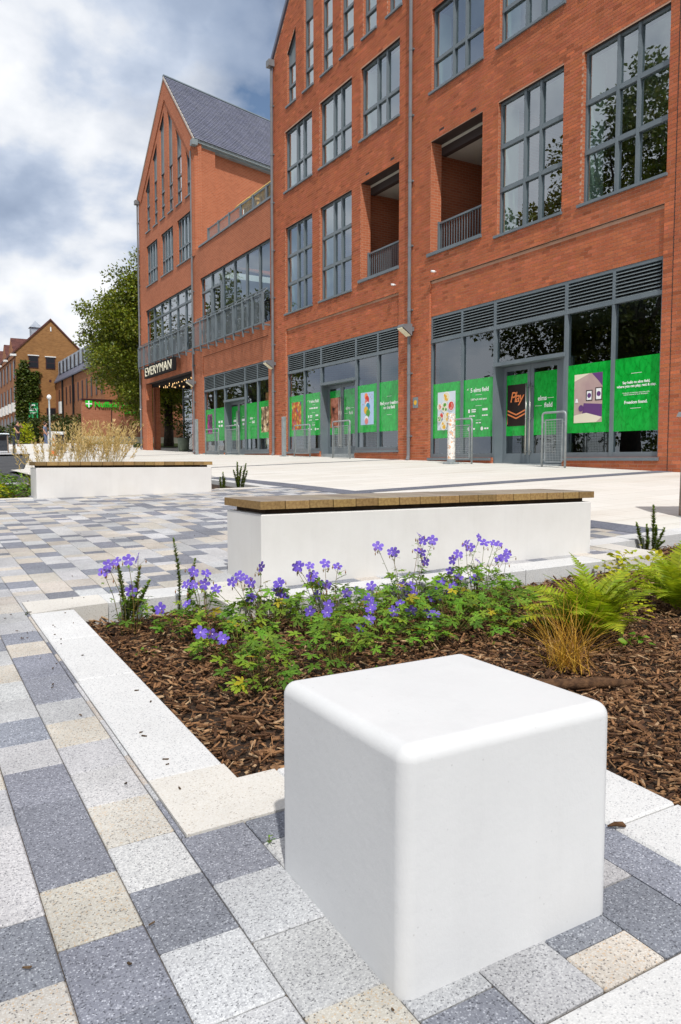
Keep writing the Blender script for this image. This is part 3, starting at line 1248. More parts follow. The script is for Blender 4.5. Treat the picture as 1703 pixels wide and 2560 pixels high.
def main_block():
    a0, b0 = 9.15, 18.30
    opsA, opsB = [], []
    colA, colB = COLS(17.37), COLS(26.40)
    opsA.append((12.40, 14.744, -.56, .05, .05))
    opsB.append((21.406, 23.756, -.36, .29, .29))
    opsA.append((9.89, 17.38, .04, 4.92, 4.92))
    opsB.append((18.89, 26.40, .28, 4.92, 4.92))
    opsA.append((*colA[0], 5.66, 8.66, 8.66))
    for c in colA[1:]: opsA.append((*c, 5.48, 8.64, 8.64))
    for c in colA: opsA.append((*c, 9.97, 12.13, 12.13))
    for c in colB[:2]: opsB.append((*c, 5.48, 8.64, 8.64))
    opsB.append((*colB[2], 5.66, 8.66, 8.66))
    for c in colB: opsB.append((*c, 9.97, 12.13, 12.13))
    tall = tall_cols_B()
    opsB += tall
    topA = gable(13.7, 4.57, 15.1, 1.12)
    topB = gable(22.86, 4.57, 15.1, 1.12)
    facade_wall(main, a0, b0 - .01, -.55, topA, opsA, (13.7,))
    facade_wall(main, b0 - .01, 27.44, -.35, topB, opsB, (22.86,))
    facade_wall(main, 2.0, a0 - .012, -.8, lambda y: 15.1, [], (), bricks=True)
    # recessed brick panels over the shop windows
    for (y0, y1) in ((9.89, 17.38), (18.89, 26.40)):
        facade_wall(main, y0, y1, 3.95, lambda y: 4.92, [], (), x=FX + .055, th=.2)
    for c in colA[1:] + colB[:2]:
        window(main, c[0], c[1], 5.48, 8.64, lights3(*c), [6.56, 7.59])
    for c in colA + colB:
        window(main, c[0], c[1], 9.97, 12.13, lights3(*c), [10.78])
    for (y0, y1, z0, t0, t1) in tall:
        window(main, y0, y1, z0, 0, [], [t for t in (13.68, 14.43, 15.4) if t < min(t0, t1) - .25], tops=(t0, t1), fw=.07, spandrel=15.3 if max(t0, t1) > 15.9 else 14.38)
    for c in (colA[0], colB[2]):
        loggia(main, c[0], c[1], 5.66, 8.66)
    # floors and rooms behind the glass
    b = MB()
    for z in (4.3, 9.3, 12.7):
        b.box(FX + TH + .01, 20, 9.3, 27.2, z, z + .3)
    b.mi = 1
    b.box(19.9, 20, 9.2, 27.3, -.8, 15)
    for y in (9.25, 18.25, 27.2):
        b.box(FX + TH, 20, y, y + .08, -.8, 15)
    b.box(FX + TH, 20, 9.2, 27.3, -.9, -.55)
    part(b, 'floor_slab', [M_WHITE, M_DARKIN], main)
    # end wall, roof
    b = MB()
    b.box(FX + TH, 24, 27.1, 27.44, -.4, 15.1)
    part(b, 'end_wall', M_BRTEX, main)
    for yc in (13.7, 22.86):
        for s in (-1, 1):
            b = MB()
            e = 4.57 + (.06 if s == 1 and yc > 20 else 0)
            b.prism([(12.93, yc, 15.1 + 4.57 * 1.12 + .03), (12.93, yc + s * e, 15.13 - (e - 4.57) * 1.12), (12.93, yc + s * e, 15.33 - (e - 4.57) * 1.12), (12.93, yc, 15.1 + 4.57 * 1.12 + .25)], (11, 0, 0))
            part(b, 'roof', M_SLATE, main)
    pipe(main, 18.24, zg(13, 18.2) + .05, 16.2)
    pipe(main, 27.40, zg(13, 27.4) + .05, 14.9, True)
    # movement joint and air bricks
    b = MB()
    b.box(FX - .0072, FX + .01, 9.655, 9.672, -.4, 14.5)
    part(b, 'movement_joint', M_DARK_AND_SHADE, main)
    for y, z in ((20.63, 8.84), (19.25, 8.84), (16.9, 8.84), (15.6, 8.84)):
        b = MB()
        b.box(FX - .008, FX + .02, y - .1, y + .1, z - .03, z + .03)
        part(b, 'air_brick', M_DARK_AND_SHADE, main)


def loggia(parent, y0, y1, z0, z1):
    lg = MB()
    xb = 16.6
    x0 = FX + TH
    lg.mi = 0
    lg.box(x0, xb, y0 - .35, y1 + .45, z1 - .08, z1 + .1)            # soffit
    lg.mi = 1
    lg.box(x0, xb, y1 + .45, y1 + .55, z0 - .3, z1)                   # side walls
    lg.box(x0, xb, y0 - .45, y0 - .35, z0 - .3, z1)
    lg.box(xb, xb + .1, y0 - .45, y1 + .55, z0 - .3, z1)
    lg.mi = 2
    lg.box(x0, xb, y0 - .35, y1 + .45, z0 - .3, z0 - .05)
    lg.box(FX + .006, x0 + .02, y0, y1, z1 - .004, z1 + .03)            # lintel underside, its shade painted dark
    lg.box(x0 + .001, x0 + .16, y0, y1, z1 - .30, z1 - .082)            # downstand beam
    o = part(lg, 'loggia', [M_CEIL, M_BRTEX, M_DARK_AND_SHADE], parent)
    q = MB()
    q.box(FX - .06, FX + .30, y0 - .02, y1 + .11, z0 - .075, z0 + .01)
    part(q, 'sill', M_FRAME, o)
    # dark glazed door at the back
    q = MB()
    q.box(xb - .06, xb - .01, y0 + .1, y1 + .2, z0, z1 - .4)
    part(q, 'balcony_door', M_BLACK, o)
    q = MB()
    q.box(xb - .9, xb - .82, y1 + .36, y1 + .449, z1 - 1.25, z1 - 1.0)
    part(q, 'wall_light', M_FRAMEL, o)
    railing(parent, FX + .30, y0 + .04, y1 - .01, z0 + .06, z0 + .88, post=1.4)


def slate_mat():
    m = mat('slate', (.11, .115, .155), .55, 0, .4)
    nt = m.node_tree
    p = pos(nt)
    c = RAMP(nt, noise(nt, p, 1.2, 6), [(.3, (.105, .112, .155)), (.7, (.14, .146, .195))])
    c = MIX(nt, 1.0, c, tintnode(nt), 'MULTIPLY')
    L(nt, c, bsdf(m).inputs['Base Color'])
    return m


M_SLATE = slate_mat()

# ------------------------------------------------------------------ shop fronts
def vinyl_mat():
    m = mat('green_vinyl', (.01, .40, .05), .12, 0, .7)
    nt = m.node_tree
    p = pos(nt)
    v = nt.nodes.new('ShaderNodeTexVoronoi')
    v.feature = 'DISTANCE_TO_EDGE'
    v.inputs['Scale'].default_value = 4.5
    q = scalev(nt, p, (1, 1, .55))
    d = nt.nodes.new('ShaderNodeTexNoise')
    d.inputs['Scale'].default_value = 5.0
    L(nt, q, d.inputs[0])
    L(nt, MIX(nt, .22, q, d.outputs['Color'], 'ADD'), v.inputs['Vector'])
    ln = RAMP(nt, v.outputs[0], [(.0, 0.0), (.05, 1.0)])
    n2 = noise(nt, q, 11, 4, .6)
    c = RAMP(nt, n2, [(.30, (.004, .29, .03)), (.5, (.006, .40, .042)), (.7, (.010, .47, .055))])
    c = MIX(nt, 1.0, c, RAMP(nt, ln, [(0, (.62, .74, .6)), (1, (1, 1, 1))]), 'MULTIPLY')
    L(nt, c, bsdf(m).inputs['Base Color'])
    return m


M_VINYL = vinyl_mat()
M_LETTER = mat('white_print', (.85, .88, .84), .6)


def poster_mat(name, stops, scale, kind='voronoi', rough=.5):
    m = mat(name, (.5, .5, .5), rough, 0, .4)
    nt = m.node_tree
    p = pos(nt)
    if kind == 'voronoi':
        v = nt.nodes.new('ShaderNodeTexVoronoi')
        v.inputs['Scale'].default_value = scale
        L(nt, p, v.inputs[0])
        s = nt.nodes.new('ShaderNodeSeparateColor')
        L(nt, v.outputs['Color'], s.inputs[0])
        c = RAMP(nt, s.outputs[0], stops, 'CONSTANT')
        c = MIX(nt, MATH(nt, 'MULTIPLY', v.outputs[0], scale * .12, True), c, (.25, .06, .02))
    else:
        c = RAMP(nt, noise(nt, p, scale, 4, .6, .4), stops)
    L(nt, c, bsdf(m).inputs['Base Color'])
    return m


def flat(name, c):
    return mat(name, c, .5, 0, .3)


P_BLUE = flat('print_pale_blue', (.45, .60, .80))
P_LBLUE = flat('print_ice', (.66, .74, .80))
P_BLACK = flat('print_black', (.022, .012, .010))
P_ORANGE = flat('print_orange', (.95, .28, .09))
P_PURP = flat('print_purple', (.13, .05, .19))
P_CREAM = flat('print_cream', (.80, .74, .56))
P_TAUPE = mottled('print_taupe', (.40, .26, .27), (.55, .42, .36), 1.2)
P_WHITE = flat('print_white', (.85, .85, .85))
P_RED = flat('print_red', (.65, .05, .03))
P_YEL = flat('print_yellow', (.80, .45, .04))
P_GRN = flat('print_green', (.10, .35, .05))
P_TEAL = flat('print_teal', (.02, .26, .42))
P_PINK = flat('print_pink', (.75, .25, .22))
P_CANDY = poster_mat('print_sweets', [(0, (.75, .08, .03)), (.2, (.85, .45, .03)), (.4, (.80, .20, .25)), (.6, (.85, .30, .02)), (.75, (.9, .65, .1)), (.88, (.05, .1, .4))], 9)
P_COPPER = poster_mat('print_copper', [(.35, (.02, .006, .005)), (.5, (.45, .14, .07)), (.65, (.72, .30, .20))], 3.5, 'noise')
P_BERRY = poster_mat('print_berry', [(.4, (.02, .004, .02)), (.55, (.35, .03, .22)), (.7, (.6, .12, .4))], 4, 'noise')
P_SEPIA = poster_mat('print_sepia', [(.36, (.01, .006, .004)), (.5, (.35, .2, .08)), (.62, (.8, .65, .42))], 4.5, 'noise')


class Flat:
    """flat print built of shapes a hair in front of each other; u runs to the right as seen from the street (towards -y)"""

    def __init__(self, y_left, z0, x):
        self.y, self.z, self.x, self.k = y_left, z0, x, 0
        self.b, self.mats = MB(), []

    def use(self, m):
        if m not in self.mats: self.mats.append(m)
        self.b.mi = self.mats.index(m)
        self.k += 1

    def poly(self, m, pts):
        self.use(m)
        x = self.x - .0006 * self.k
        self.b.face([(x, self.y - u, self.z + v) for u, v in reversed(pts)])

    def rect(self, m, u0, u1, v0, v1):
        self.poly(m, [(u0, v0), (u1, v0), (u1, v1), (u0, v1)])

    def disc(self, m, u, v, r, sx=1.0, n=14):
        self.poly(m, [(u + r * sx * math.cos(2 * math.pi * i / n), v + r * math.sin(2 * math.pi * i / n)) for i in range(n)])

    def line(self, m, pts, w):
        for (a, b), (c, d) in zip(pts[:-1], pts[1:]):
            l = math.hypot(c - a, d - b) or 1
            px, py = -(d - b) / l * w / 2, (c - a) / l * w / 2
            self.poly(m, [(a + px, b + py), (a - px, b - py), (c - px, d - py), (c + px, d + py)][::-1])

    def done(self, name, parent):
        return part(self.b, name, self.mats, parent)


def lettering(parent, body, size, y, z, x, m=None, **kw):
    me = text_mesh(body, size, .0008, m or M_LETTER, **kw)
    return place('lettering', me, parent, (x, y, z), FAC_ROT)


def poster(kind, parent, y0, y1, z0, z1, x):
    f = Flat(y1, z0, x)
    w, h = y1 - y0, z1 - z0
    if kind == 'food':
        f.rect(P_LBLUE, 0, w, 0, h)
        rr = random.Random(3)
        for u, v, r, a, c in ((.5, .86, .17, P_CREAM, P_YEL), (.12, .62, .12, P_CREAM, P_PINK), (.78, .62, .15, P_RED, P_PINK), (.42, .60, .17, P_CREAM, P_GRN),
                              (.25, .38, .10, P_PINK, P_RED), (.55, .33, .18, P_CREAM, P_YEL), (.15, .30, .10, P_CREAM, P_GRN), (.40, .13, .16, P_CREAM, P_YEL), (.72, .18, .08, P_PINK, P_RED)):
            f.disc(P_WHITE, u * w, v * h, r * w * 1.15)
            f.disc(a, u * w, v * h, r * w)
            for j in range(5):
                f.disc(c, (u + rr.uniform(-.6, .6) * r) * w, v * h + rr.uniform(-.6, .6) * r * w, r * w * .3)
    elif kind == 'neon':
        f.rect(P_BLACK, 0, w, 0, h)
        for dv in (0, .085):
            f.line(P_ORANGE, [(.03 * w, (.38 - dv) * h), (.48 * w, (.27 - dv) * h), (.97 * w, (.38 - dv) * h)], .035)
        f.line(P_COPPER, [(.03 * w, .25 * h), (.03 * w, .05 * h)], .02)
        f.line(P_COPPER, [(.97 * w, .25 * h), (.97 * w, .05 * h)], .02)
    elif kind == 'bedroom':
        f.rect(P_TAUPE, 0, w, 0, h)
        f.poly(P_CREAM, [(0, .86 * h), (.55 * w, h), (0, h)])
        f.poly(P_PURP, [(.88 * w, .82 * h), (w, .72 * h), (w, h), (.62 * w, h)])
        f.poly(P_PURP, [(0, .17 * h), (.3 * w, .17 * h), (.35 * w, .40 * h), (w, .36 * h), (w, .10 * h), (.6 * w, .1 * h), (0, .16 * h)])
        f.poly(P_CREAM, [(0, 0), (.8 * w, 0), (w, .10 * h), (.45 * w, .20 * h), (0, .16 * h)])
        for u0, u1, v0, v1 in ((.43, .66, .44, .66), (.76, 1.0, .44, .70)):
            f.rect(P_BLACK, u0 * w, u1 * w, v0 * h, v1 * h)
            f.rect(P_WHITE, (u0 + .03) * w, (u1 - .03) * w, (v0 + .02) * h, (v1 - .02) * h)
            f.disc(P_PURP, (u0 + u1) / 2 * w, (v0 + v1) / 2 * h, .07 * w)
        f.poly(P_WHITE, [(.04 * w, .42 * h), (.16 * w, .42 * h), (.13 * w, .50 * h), (.07 * w, .50 * h)])
        f.disc(P_PURP, .26 * w, .30 * h, .09 * w)
    elif kind == 'fruit':
        f.rect(P_BLUE, 0, w, 0, h)
        for u, v, r, c in ((.42, .88, .13, P_ORANGE), (.50, .78, .15, P_RED), (.42, .70, .11, P_PINK), (.50, .62, .13, P_WHITE), (.56, .56, .15, P_TEAL), (.42, .45, .16, P_YEL),
                           (.58, .36, .15, P_GRN), (.52, .29, .12, P_GRN), (.46, .17, .15, P_WHITE), (.46, .11, .13, P_PINK)):
            f.disc(c, u * w, v * h, r * w)
        rr = random.Random(2)
        for j in range(12):
            f.disc(P_RED, rr.uniform(.15, .9) * w, rr.uniform(.62, .92) * h, .018 * w, n=6)
    else:
        f.rect({'candy': P_CANDY, 'copper': P_COPPER, 'berry': P_BERRY, 'sepia': P_SEPIA}[kind], 0, w, 0, h)
    o = f.done('poster', parent)
    if kind == 'neon':
        me = text_mesh('Play', .36, .0008, P_ORANGE, bold=.002, shear=.25, spacing=.8)
        q = place('poster', me, parent, (x - .012, (y0 + y1) / 2, z0 + .58 * h), FAC_ROT)
    return o


def rule(parent, y, z, w, x):
    b = MB()
    b.face([(x, y - w / 2, z), (x, y - w / 2, z + .008), (x, y + w / 2, z + .008), (x, y + w / 2, z)])
    return part(b, 'rule', M_LETTER, parent)


def elms_logo(parent, y, z, x):
    lettering(parent, 'elms', .155, y + .10, z + .12, x, bold=.003)
    lettering(parent, 'field', .155, y - .10, z - .05, x, bold=.003)
    rule(parent, y - .17, z + .16, .20, x)
    rule(parent, y + .22, z - .01, .22, x)


LABELS = {0: None}


def shopfront(bld, spec, which):
    y0, y1, zs, zh, g0, g1, zt = spec
    gx = .10
    x = FX + gx
    W = y1 - y0
    ml = [y1 - W * q for q in (.1805, .352, .665, .8385)]           # mullions, far to near
    d0, d1 = ml[2], ml[1]                                           # door bay
    mid = d0 + .577 * (d1 - d0)
    b = MB()
    bar(b, y0, y0 + .06, zs, 3.94, x - .04, x + .08)
    bar(b, y1 - .06, y1, zs, 3.94, x - .04, x + .08)
    bar(b, y0, y1, 3.88, 3.945, x - .041, x + .081)
    bar(b, y0, y1, 3.22, 3.30, x - .055, x + .08)
    for m in ml:
        t = .045 if m in (d0, d1) else .034
        bar(b, m - t, m + t, zt if m in (d0, d1) else zs, 3.90, x - .05, x + .085)
    for a, c in ((d1, y1), (y0, d0)):
        bar(b, a, c, zs, zs + .11, x - .035, x + .08)
        bar(b, a + (.03 if a == d1 else -.03), c + .0, zs - .07, zs - .002, FX - .06, x + .06)
    # door portal
    bar(b, d0, d1, zh, zh + .09, x - .10, x + .10)
    bar(b, d0 + .0, d1, zh + .0, zh + .03, x + .1, x + .32)
    bar(b, d1 - .040, d1 - .012, zt, zh, x + .02, x + .30)
    bar(b, d0 + .02, 2 * mid - d1 + .034, zt, zh, x + .22, x + .28)
    sf = part(b, 'shop_front', M_FRAME, bld)
    # louvre slats
    tops = [y1 - .06] + ml + [y0 + .06]
    for i in range(5):
        c, a = tops[i] - .035, tops[i + 1] + .035
        n = 8
        q = MB()
        hw = (c - a) / 2
        q.prism([(-.045, -hw, -.030), (-.045, -hw, -.018), (.035, -hw, .028), (.035, -hw, .016)], (0, 2 * hw, 0))
        me = q.mesh('louvre_slat', M_FRAMEL)
        for j in range(n):
            place('louvre_slat', me, sf, (x + .0, (a + c) / 2, 3.335 + j * .072))
    q = MB()
    q.box(x + .055, x + .07, y0 + .05, y1 - .05, 3.29, 3.9)
    part(q, 'louvre_backing', M_BLACK, sf)
    # panes
    P = [(ml[0], y1 - .06), (ml[1], ml[0]), (ml[3], ml[2]), (y0 + .06, ml[3])]
    for a, c in P:
        q = MB()
        q.face([(x + .01, a, zs + .1), (x + .01, a, 3.24), (x + .01, c, 3.24), (x + .01, c, zs + .1)])
        part(q, 'pane', M_GLASS2, sf)
    q = MB()
    q.face([(x + .01, d0, zh + .08), (x + .01, d0, 3.24), (x + .01, d1, 3.24), (x + .01, d1, zh + .08)])
    part(q, 'pane', M_GLASS2, sf)
    # green vinyl
    vp = []
    for a, c in P:
        q = MB()
        q.face([(x + .004, a + .005, g0), (x + .004, a + .005, g1), (x + .004, c - .005, g1), (x + .004, c - .005, g0)][::1])
        vp.append(part(q, 'vinyl_panel', M_VINYL, bld))
    # doors: two leaves set back
    xd = x + .25
    leaves = []
    for a, c, s in ((mid + .006, d1 - .04, 1), (2 * mid - d1 + .04, mid - .006, -1)):
        q = MB()
        bar(q, a, a + .10, zt + .01, zh - .01, xd - .025, xd + .03)
        bar(q, c - .10, c, zt + .01, zh - .01, xd - .025, xd + .03)
        bar(q, a + .1, c - .1, zt + .01, zt + .26, xd - .024, xd + .029)
        bar(q, a + .1, c - .1, zh - .12, zh - .01, xd - .024, xd + .029)
        dr = part(q, 'door', M_FRAME, bld)
        q = MB()
        q.face([(xd, a + .1, zt + .2), (xd, a + .1, zh - .1), (xd, c - .1, zh - .1), (xd, c - .1, zt + .2)])
        part(q, 'pane', M_GLASS2, dr)
        q = MB()
        q.face([(xd - .006, a + .1, g0), (xd - .006, a + .1, min(g1, zh - .12)), (xd - .006, c - .1, min(g1, zh - .12)), (xd - .006, c - .1, g0)])
        part(q, 'vinyl_panel', M_VINYL, dr)
        q = MB(smooth=True)
        hy = a + .06 if s == 1 else c - .06
        q.tube([(xd - .10, hy, zt + .22), (xd - .10, hy, zt + 1.95)], .018, 8)
        for z in (.3, 1.1, 1.85):
            q.tube([(xd - .10, hy, zt + z), (xd - .02, hy, zt + z)], .012, 6)
        part(q, 'handle', M_STEEL, dr)
        leaves.append((dr, a, c))
    q = MB()
    q.box(x - .05, xd + .10, d0, d1, zt - .4, zt + .006)
    part(q, 'threshold', M_GALV, sf)
    xv, xq = x + .0015, xd - .009
    cy = lambda i: (P[i][0] + P[i][1]) / 2
    zc = (g0 + g1) / 2
    far, near = leaves
    fy0, fy1 = far[1] + .14, far[2] - .13
    pz0, pz1 = g0 + .24, g1 - .24
    if which == 0:
        poster('food', vp[0], y1 - 1.05, y1 - .27, pz0 - .02, pz1, xv)
        poster('neon', far[0], fy0, fy1, pz0, pz1, xq)
        poster('bedroom', vp[2], cy(2) - .37, cy(2) + .41, pz0 - .02, pz1 + .02, xv)
        retail(vp[1], cy(1), g0, g1, xv, '5 elms field', '5,887 sq ft retail space')
        elms_logo(near[0], (near[1] + near[2]) / 2, zc - .05, xq)
        v = vp[3]
        rule(v, cy(3), zc + .42, .26, xv)
        lettering(v, 'Say hello to elms field,\nwhere you can play, rest & stay.', .074, cy(3), zc + .22, xv, bold=.0022)
        lettering(v, 'A collection of new shops, restaurants, cafes,\nhotel & residential homes in Wokingham.', .036, cy(3), zc + .02, xv)
        lettering(v, 'Freedom found.', .088, cy(3), zc - .19, xv, bold=.0022)
        rule(v, cy(3), zc - .29, .26, xv)
    elif which == 1:
        poster('candy', vp[0], y1 - 1.03, y1 - .27, pz0, pz1, xv)
        poster('copper', far[0], fy0, fy1, pz0, pz1, xq)
        poster('fruit', vp[2], cy(2) - .36, cy(2) + .42, pz0, pz1, xv)
        retail(vp[1], cy(1), g0, g1, xv, '4 elms field', None)
        elms_logo(near[0], (near[1] + near[2]) / 2, zc - .05, xq)
        v = vp[3]
        rule(v, cy(3), zc + .30, .26, xv)
        lettering(v, 'find your freedom\non the field', .135, cy(3), zc + .06, xv, bold=.004)
        rule(v, cy(3), zc - .26, .26, xv)
    else:
        poster('berry', vp[0], y1 - .93, y1 - .27, pz0 + .1, pz1, xv)
        marks(vp[1], cy(1), zc + .06, .52, .10, xv, 2, 31)
        marks(vp[1], cy(1), zc - .12, .52, .09, xv, 2, 32)
        for dr, q in ((far[0], (fy0 + fy1) / 2), (near[0], (near[1] + near[2]) / 2)):
            rule(dr, q, zc + .25, .2, xq)
            marks(dr, q, zc + .06, .34, .10, xq, 1, 33)
            marks(dr, q, zc - .12, .18, .10, xq, 1, 34)
            rule(dr, q, zc - .25, .2, xq)
        elms_logo(vp[2], cy(2), zc - .05, xv)
        poster('sepia', vp[3], cy(3) - .40, cy(3) + .30, pz0, pz1, xv)


def marks(v, y, z, w, h, x, n, seed):
    """print too small to read: words as little bars"""
    rm = random.Random(seed)
    b = MB()
    ws = [rm.uniform(.5, 1.5) for _ in range(n)]
    k = w / (sum(ws) + .25 * (n - 1))
    u = y + w / 2
    for q in ws:
        b.face([(x, u - q * k, z), (x, u - q * k, z + h), (x, u, z + h), (x, u, z)])
        u -= (q + .25) * k
    return part(b, 'small_print', M_LETTER, v)


def retail(v, y, g0, g1, x, t1, t2):
    lettering(v, 'N\u00ba', .07, y + .43, g1 - .28, x)
    lettering(v, t1, .155, y - .03, g1 - .34, x, bold=.003)
    rule(v, y, g1 - .42, .24, x)
    if t2:
        lettering(v, t2, .068, y, g1 - .55, x, bold=.001)
    else:
        marks(v, y, g1 - .56, .62, .05, x, 4, 21)
    rule(v, y, g1 - .70, .24, x)
    for s in (-1, 1):
        yy = y + s * .25
        if s == 1:
            f = Flat(yy + .16, g1 - .87, x)
            f.rect(M_LETTER, 0, .07, 0, .09)
            f.done('logo_mark', v)
            marks(v, yy - .06, g1 - .81, .18, .03, x, 1, 3)
            marks(v, yy - .06, g1 - .86, .17, .03, x, 1, 4)
        else:
            marks(v, yy, g1 - .83, .20, .055, x, 1, 5)
        marks(v, yy, g1 - .97, .22, .032, x, 3, 6 + s)
    rule(v, y, g1 - 1.07, .22, x)
    marks(v, y, g1 - 1.15, .2, .025, x, 2, 9)
    for s in (-1, 1):
        f = Flat(y + s * .26 + .12, g1 - 1.32, x)
        f.disc(M_LETTER, 0, .03, .05)
        f.done('logo_mark', v)
        marks(v, y + s * .26 - .05, g1 - 1.31, .16, .04, x, 2, 11 + s)


main_block()
shopfront(main, SHOPS[0], 0)
shopfront(main, SHOPS[1], 1)
# ------------------------------------------------------------------ link block with terrace and balcony
def link_block():
    y0, y1 = 27.45, 36.28
    ops = [(30.505, 32.848, -.21, .31, .31), (28.0, 35.48, .30, 4.92, 4.92), (27.78, 35.66, 5.45, 8.64, 8.64)]
    facade_wall(link_b, y0, y1, -.2, lambda y: 10.12, ops, (), bricks=False)
    facade_wall(link_b, 28.0, 35.48, 3.95, lambda y: 4.92, [], (), bricks=False, x=FX + .035, th=.2)
    b = MB()
    b.box(FX - .05, FX + TH + .05, y0, y1 - .5, 10.122, 10.2)
    part(b, 'coping', M_FRAME, link_b)
    # long glazing
    a, c, z0, z1 = 27.78, 35.66, 5.45, 8.64
    w = window(link_b, a, c, z0, z1, [34.32, 32.95, 31.6, 30.28, 28.95], [], sill=False, lining=False, glass=M_GLASS2)
    b = MB()
    bar(b, 32.95, c - .02, 7.90, 7.99, FX + .06, FX + .2)
    bar(b, 34.2, 34.44, z0, 7.92, FX + .05, FX + .22)
    bar(b, 33.0, 33.2, z0, 7.92, FX + .05, FX + .22)
    part(b, 'door_frame', M_FRAME, link_b)
    b = MB()
    b.box(FX + .13, FX + .16, 33.2, 34.2, z0, 7.9)
    part(b, 'door_opening', M_BLACK, link_b)
    railing(link_b, FX - .28, 27.85, 35.95, 5.36, 6.55, post=1.01, pitch=.125, brackets=True, slope_rail=True)
    b = MB()
    b.box(FX + TH + .01, 20, y0, y1, 4.2, 4.5)
    b.box(FX + TH + .01, 24, y0, y1, 9.6, 9.98)
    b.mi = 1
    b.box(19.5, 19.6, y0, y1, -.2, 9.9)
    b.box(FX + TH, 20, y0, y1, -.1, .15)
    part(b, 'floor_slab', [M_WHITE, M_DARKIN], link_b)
    # terrace rail set back behind the parapet
    railing(link_b, FX + .42, 27.6, 35.6, 10.2, 11.05, post=1.35, pitch=.13)
    pipe(link_b, 36.60, zg(13, 36.6) + .1, 14.9, False)


link_block()
shopfront(link_b, SHOPS[2], 2)

# timber furniture on the terrace
M_STRAW = mottled('pale_timber', (.50, .33, .10), (.66, .47, .17), 5, bmp=.3)


def terrace_screen(x, y, l, label):
    t = empty('timber_screen', (x, y, 9.98), 0, label, 'screen', 'timber screens on the roof terrace')
    b = MB()
    for s in (0, l):
        b.box(-.05, .05, s - .05, s + .05, 0, 1.75)
    b.build('post', M_STRAW, t)
    for i in range(9):
        b = MB()
        b.box(-.02, .02, 0, l, .15 + i * .18, .30 + i * .18)
        b.build('slat', M_STRAW, t)
    b = MB()
    b.prism([(-.5, -.1, 1.7), (.5, -.1, 1.7), (.35, -.1, 1.85), (-.35, -.1, 1.85)], (0, l + .2, 0))
    b.build('cap', M_STRAW, t)


terrace_screen(14.6, 30.2, 1.9, 'straw coloured timber screen on the terrace, nearer to the big block')
terrace_screen(14.6, 32.5, 1.4, 'straw coloured timber screen on the terrace, nearer to the gabled block')

# ------------------------------------------------------------------ gabled block
YA, YB = 36.29, 46.05
SK = .30       # the side wall runs back at a skew: y grows by SK per metre of x


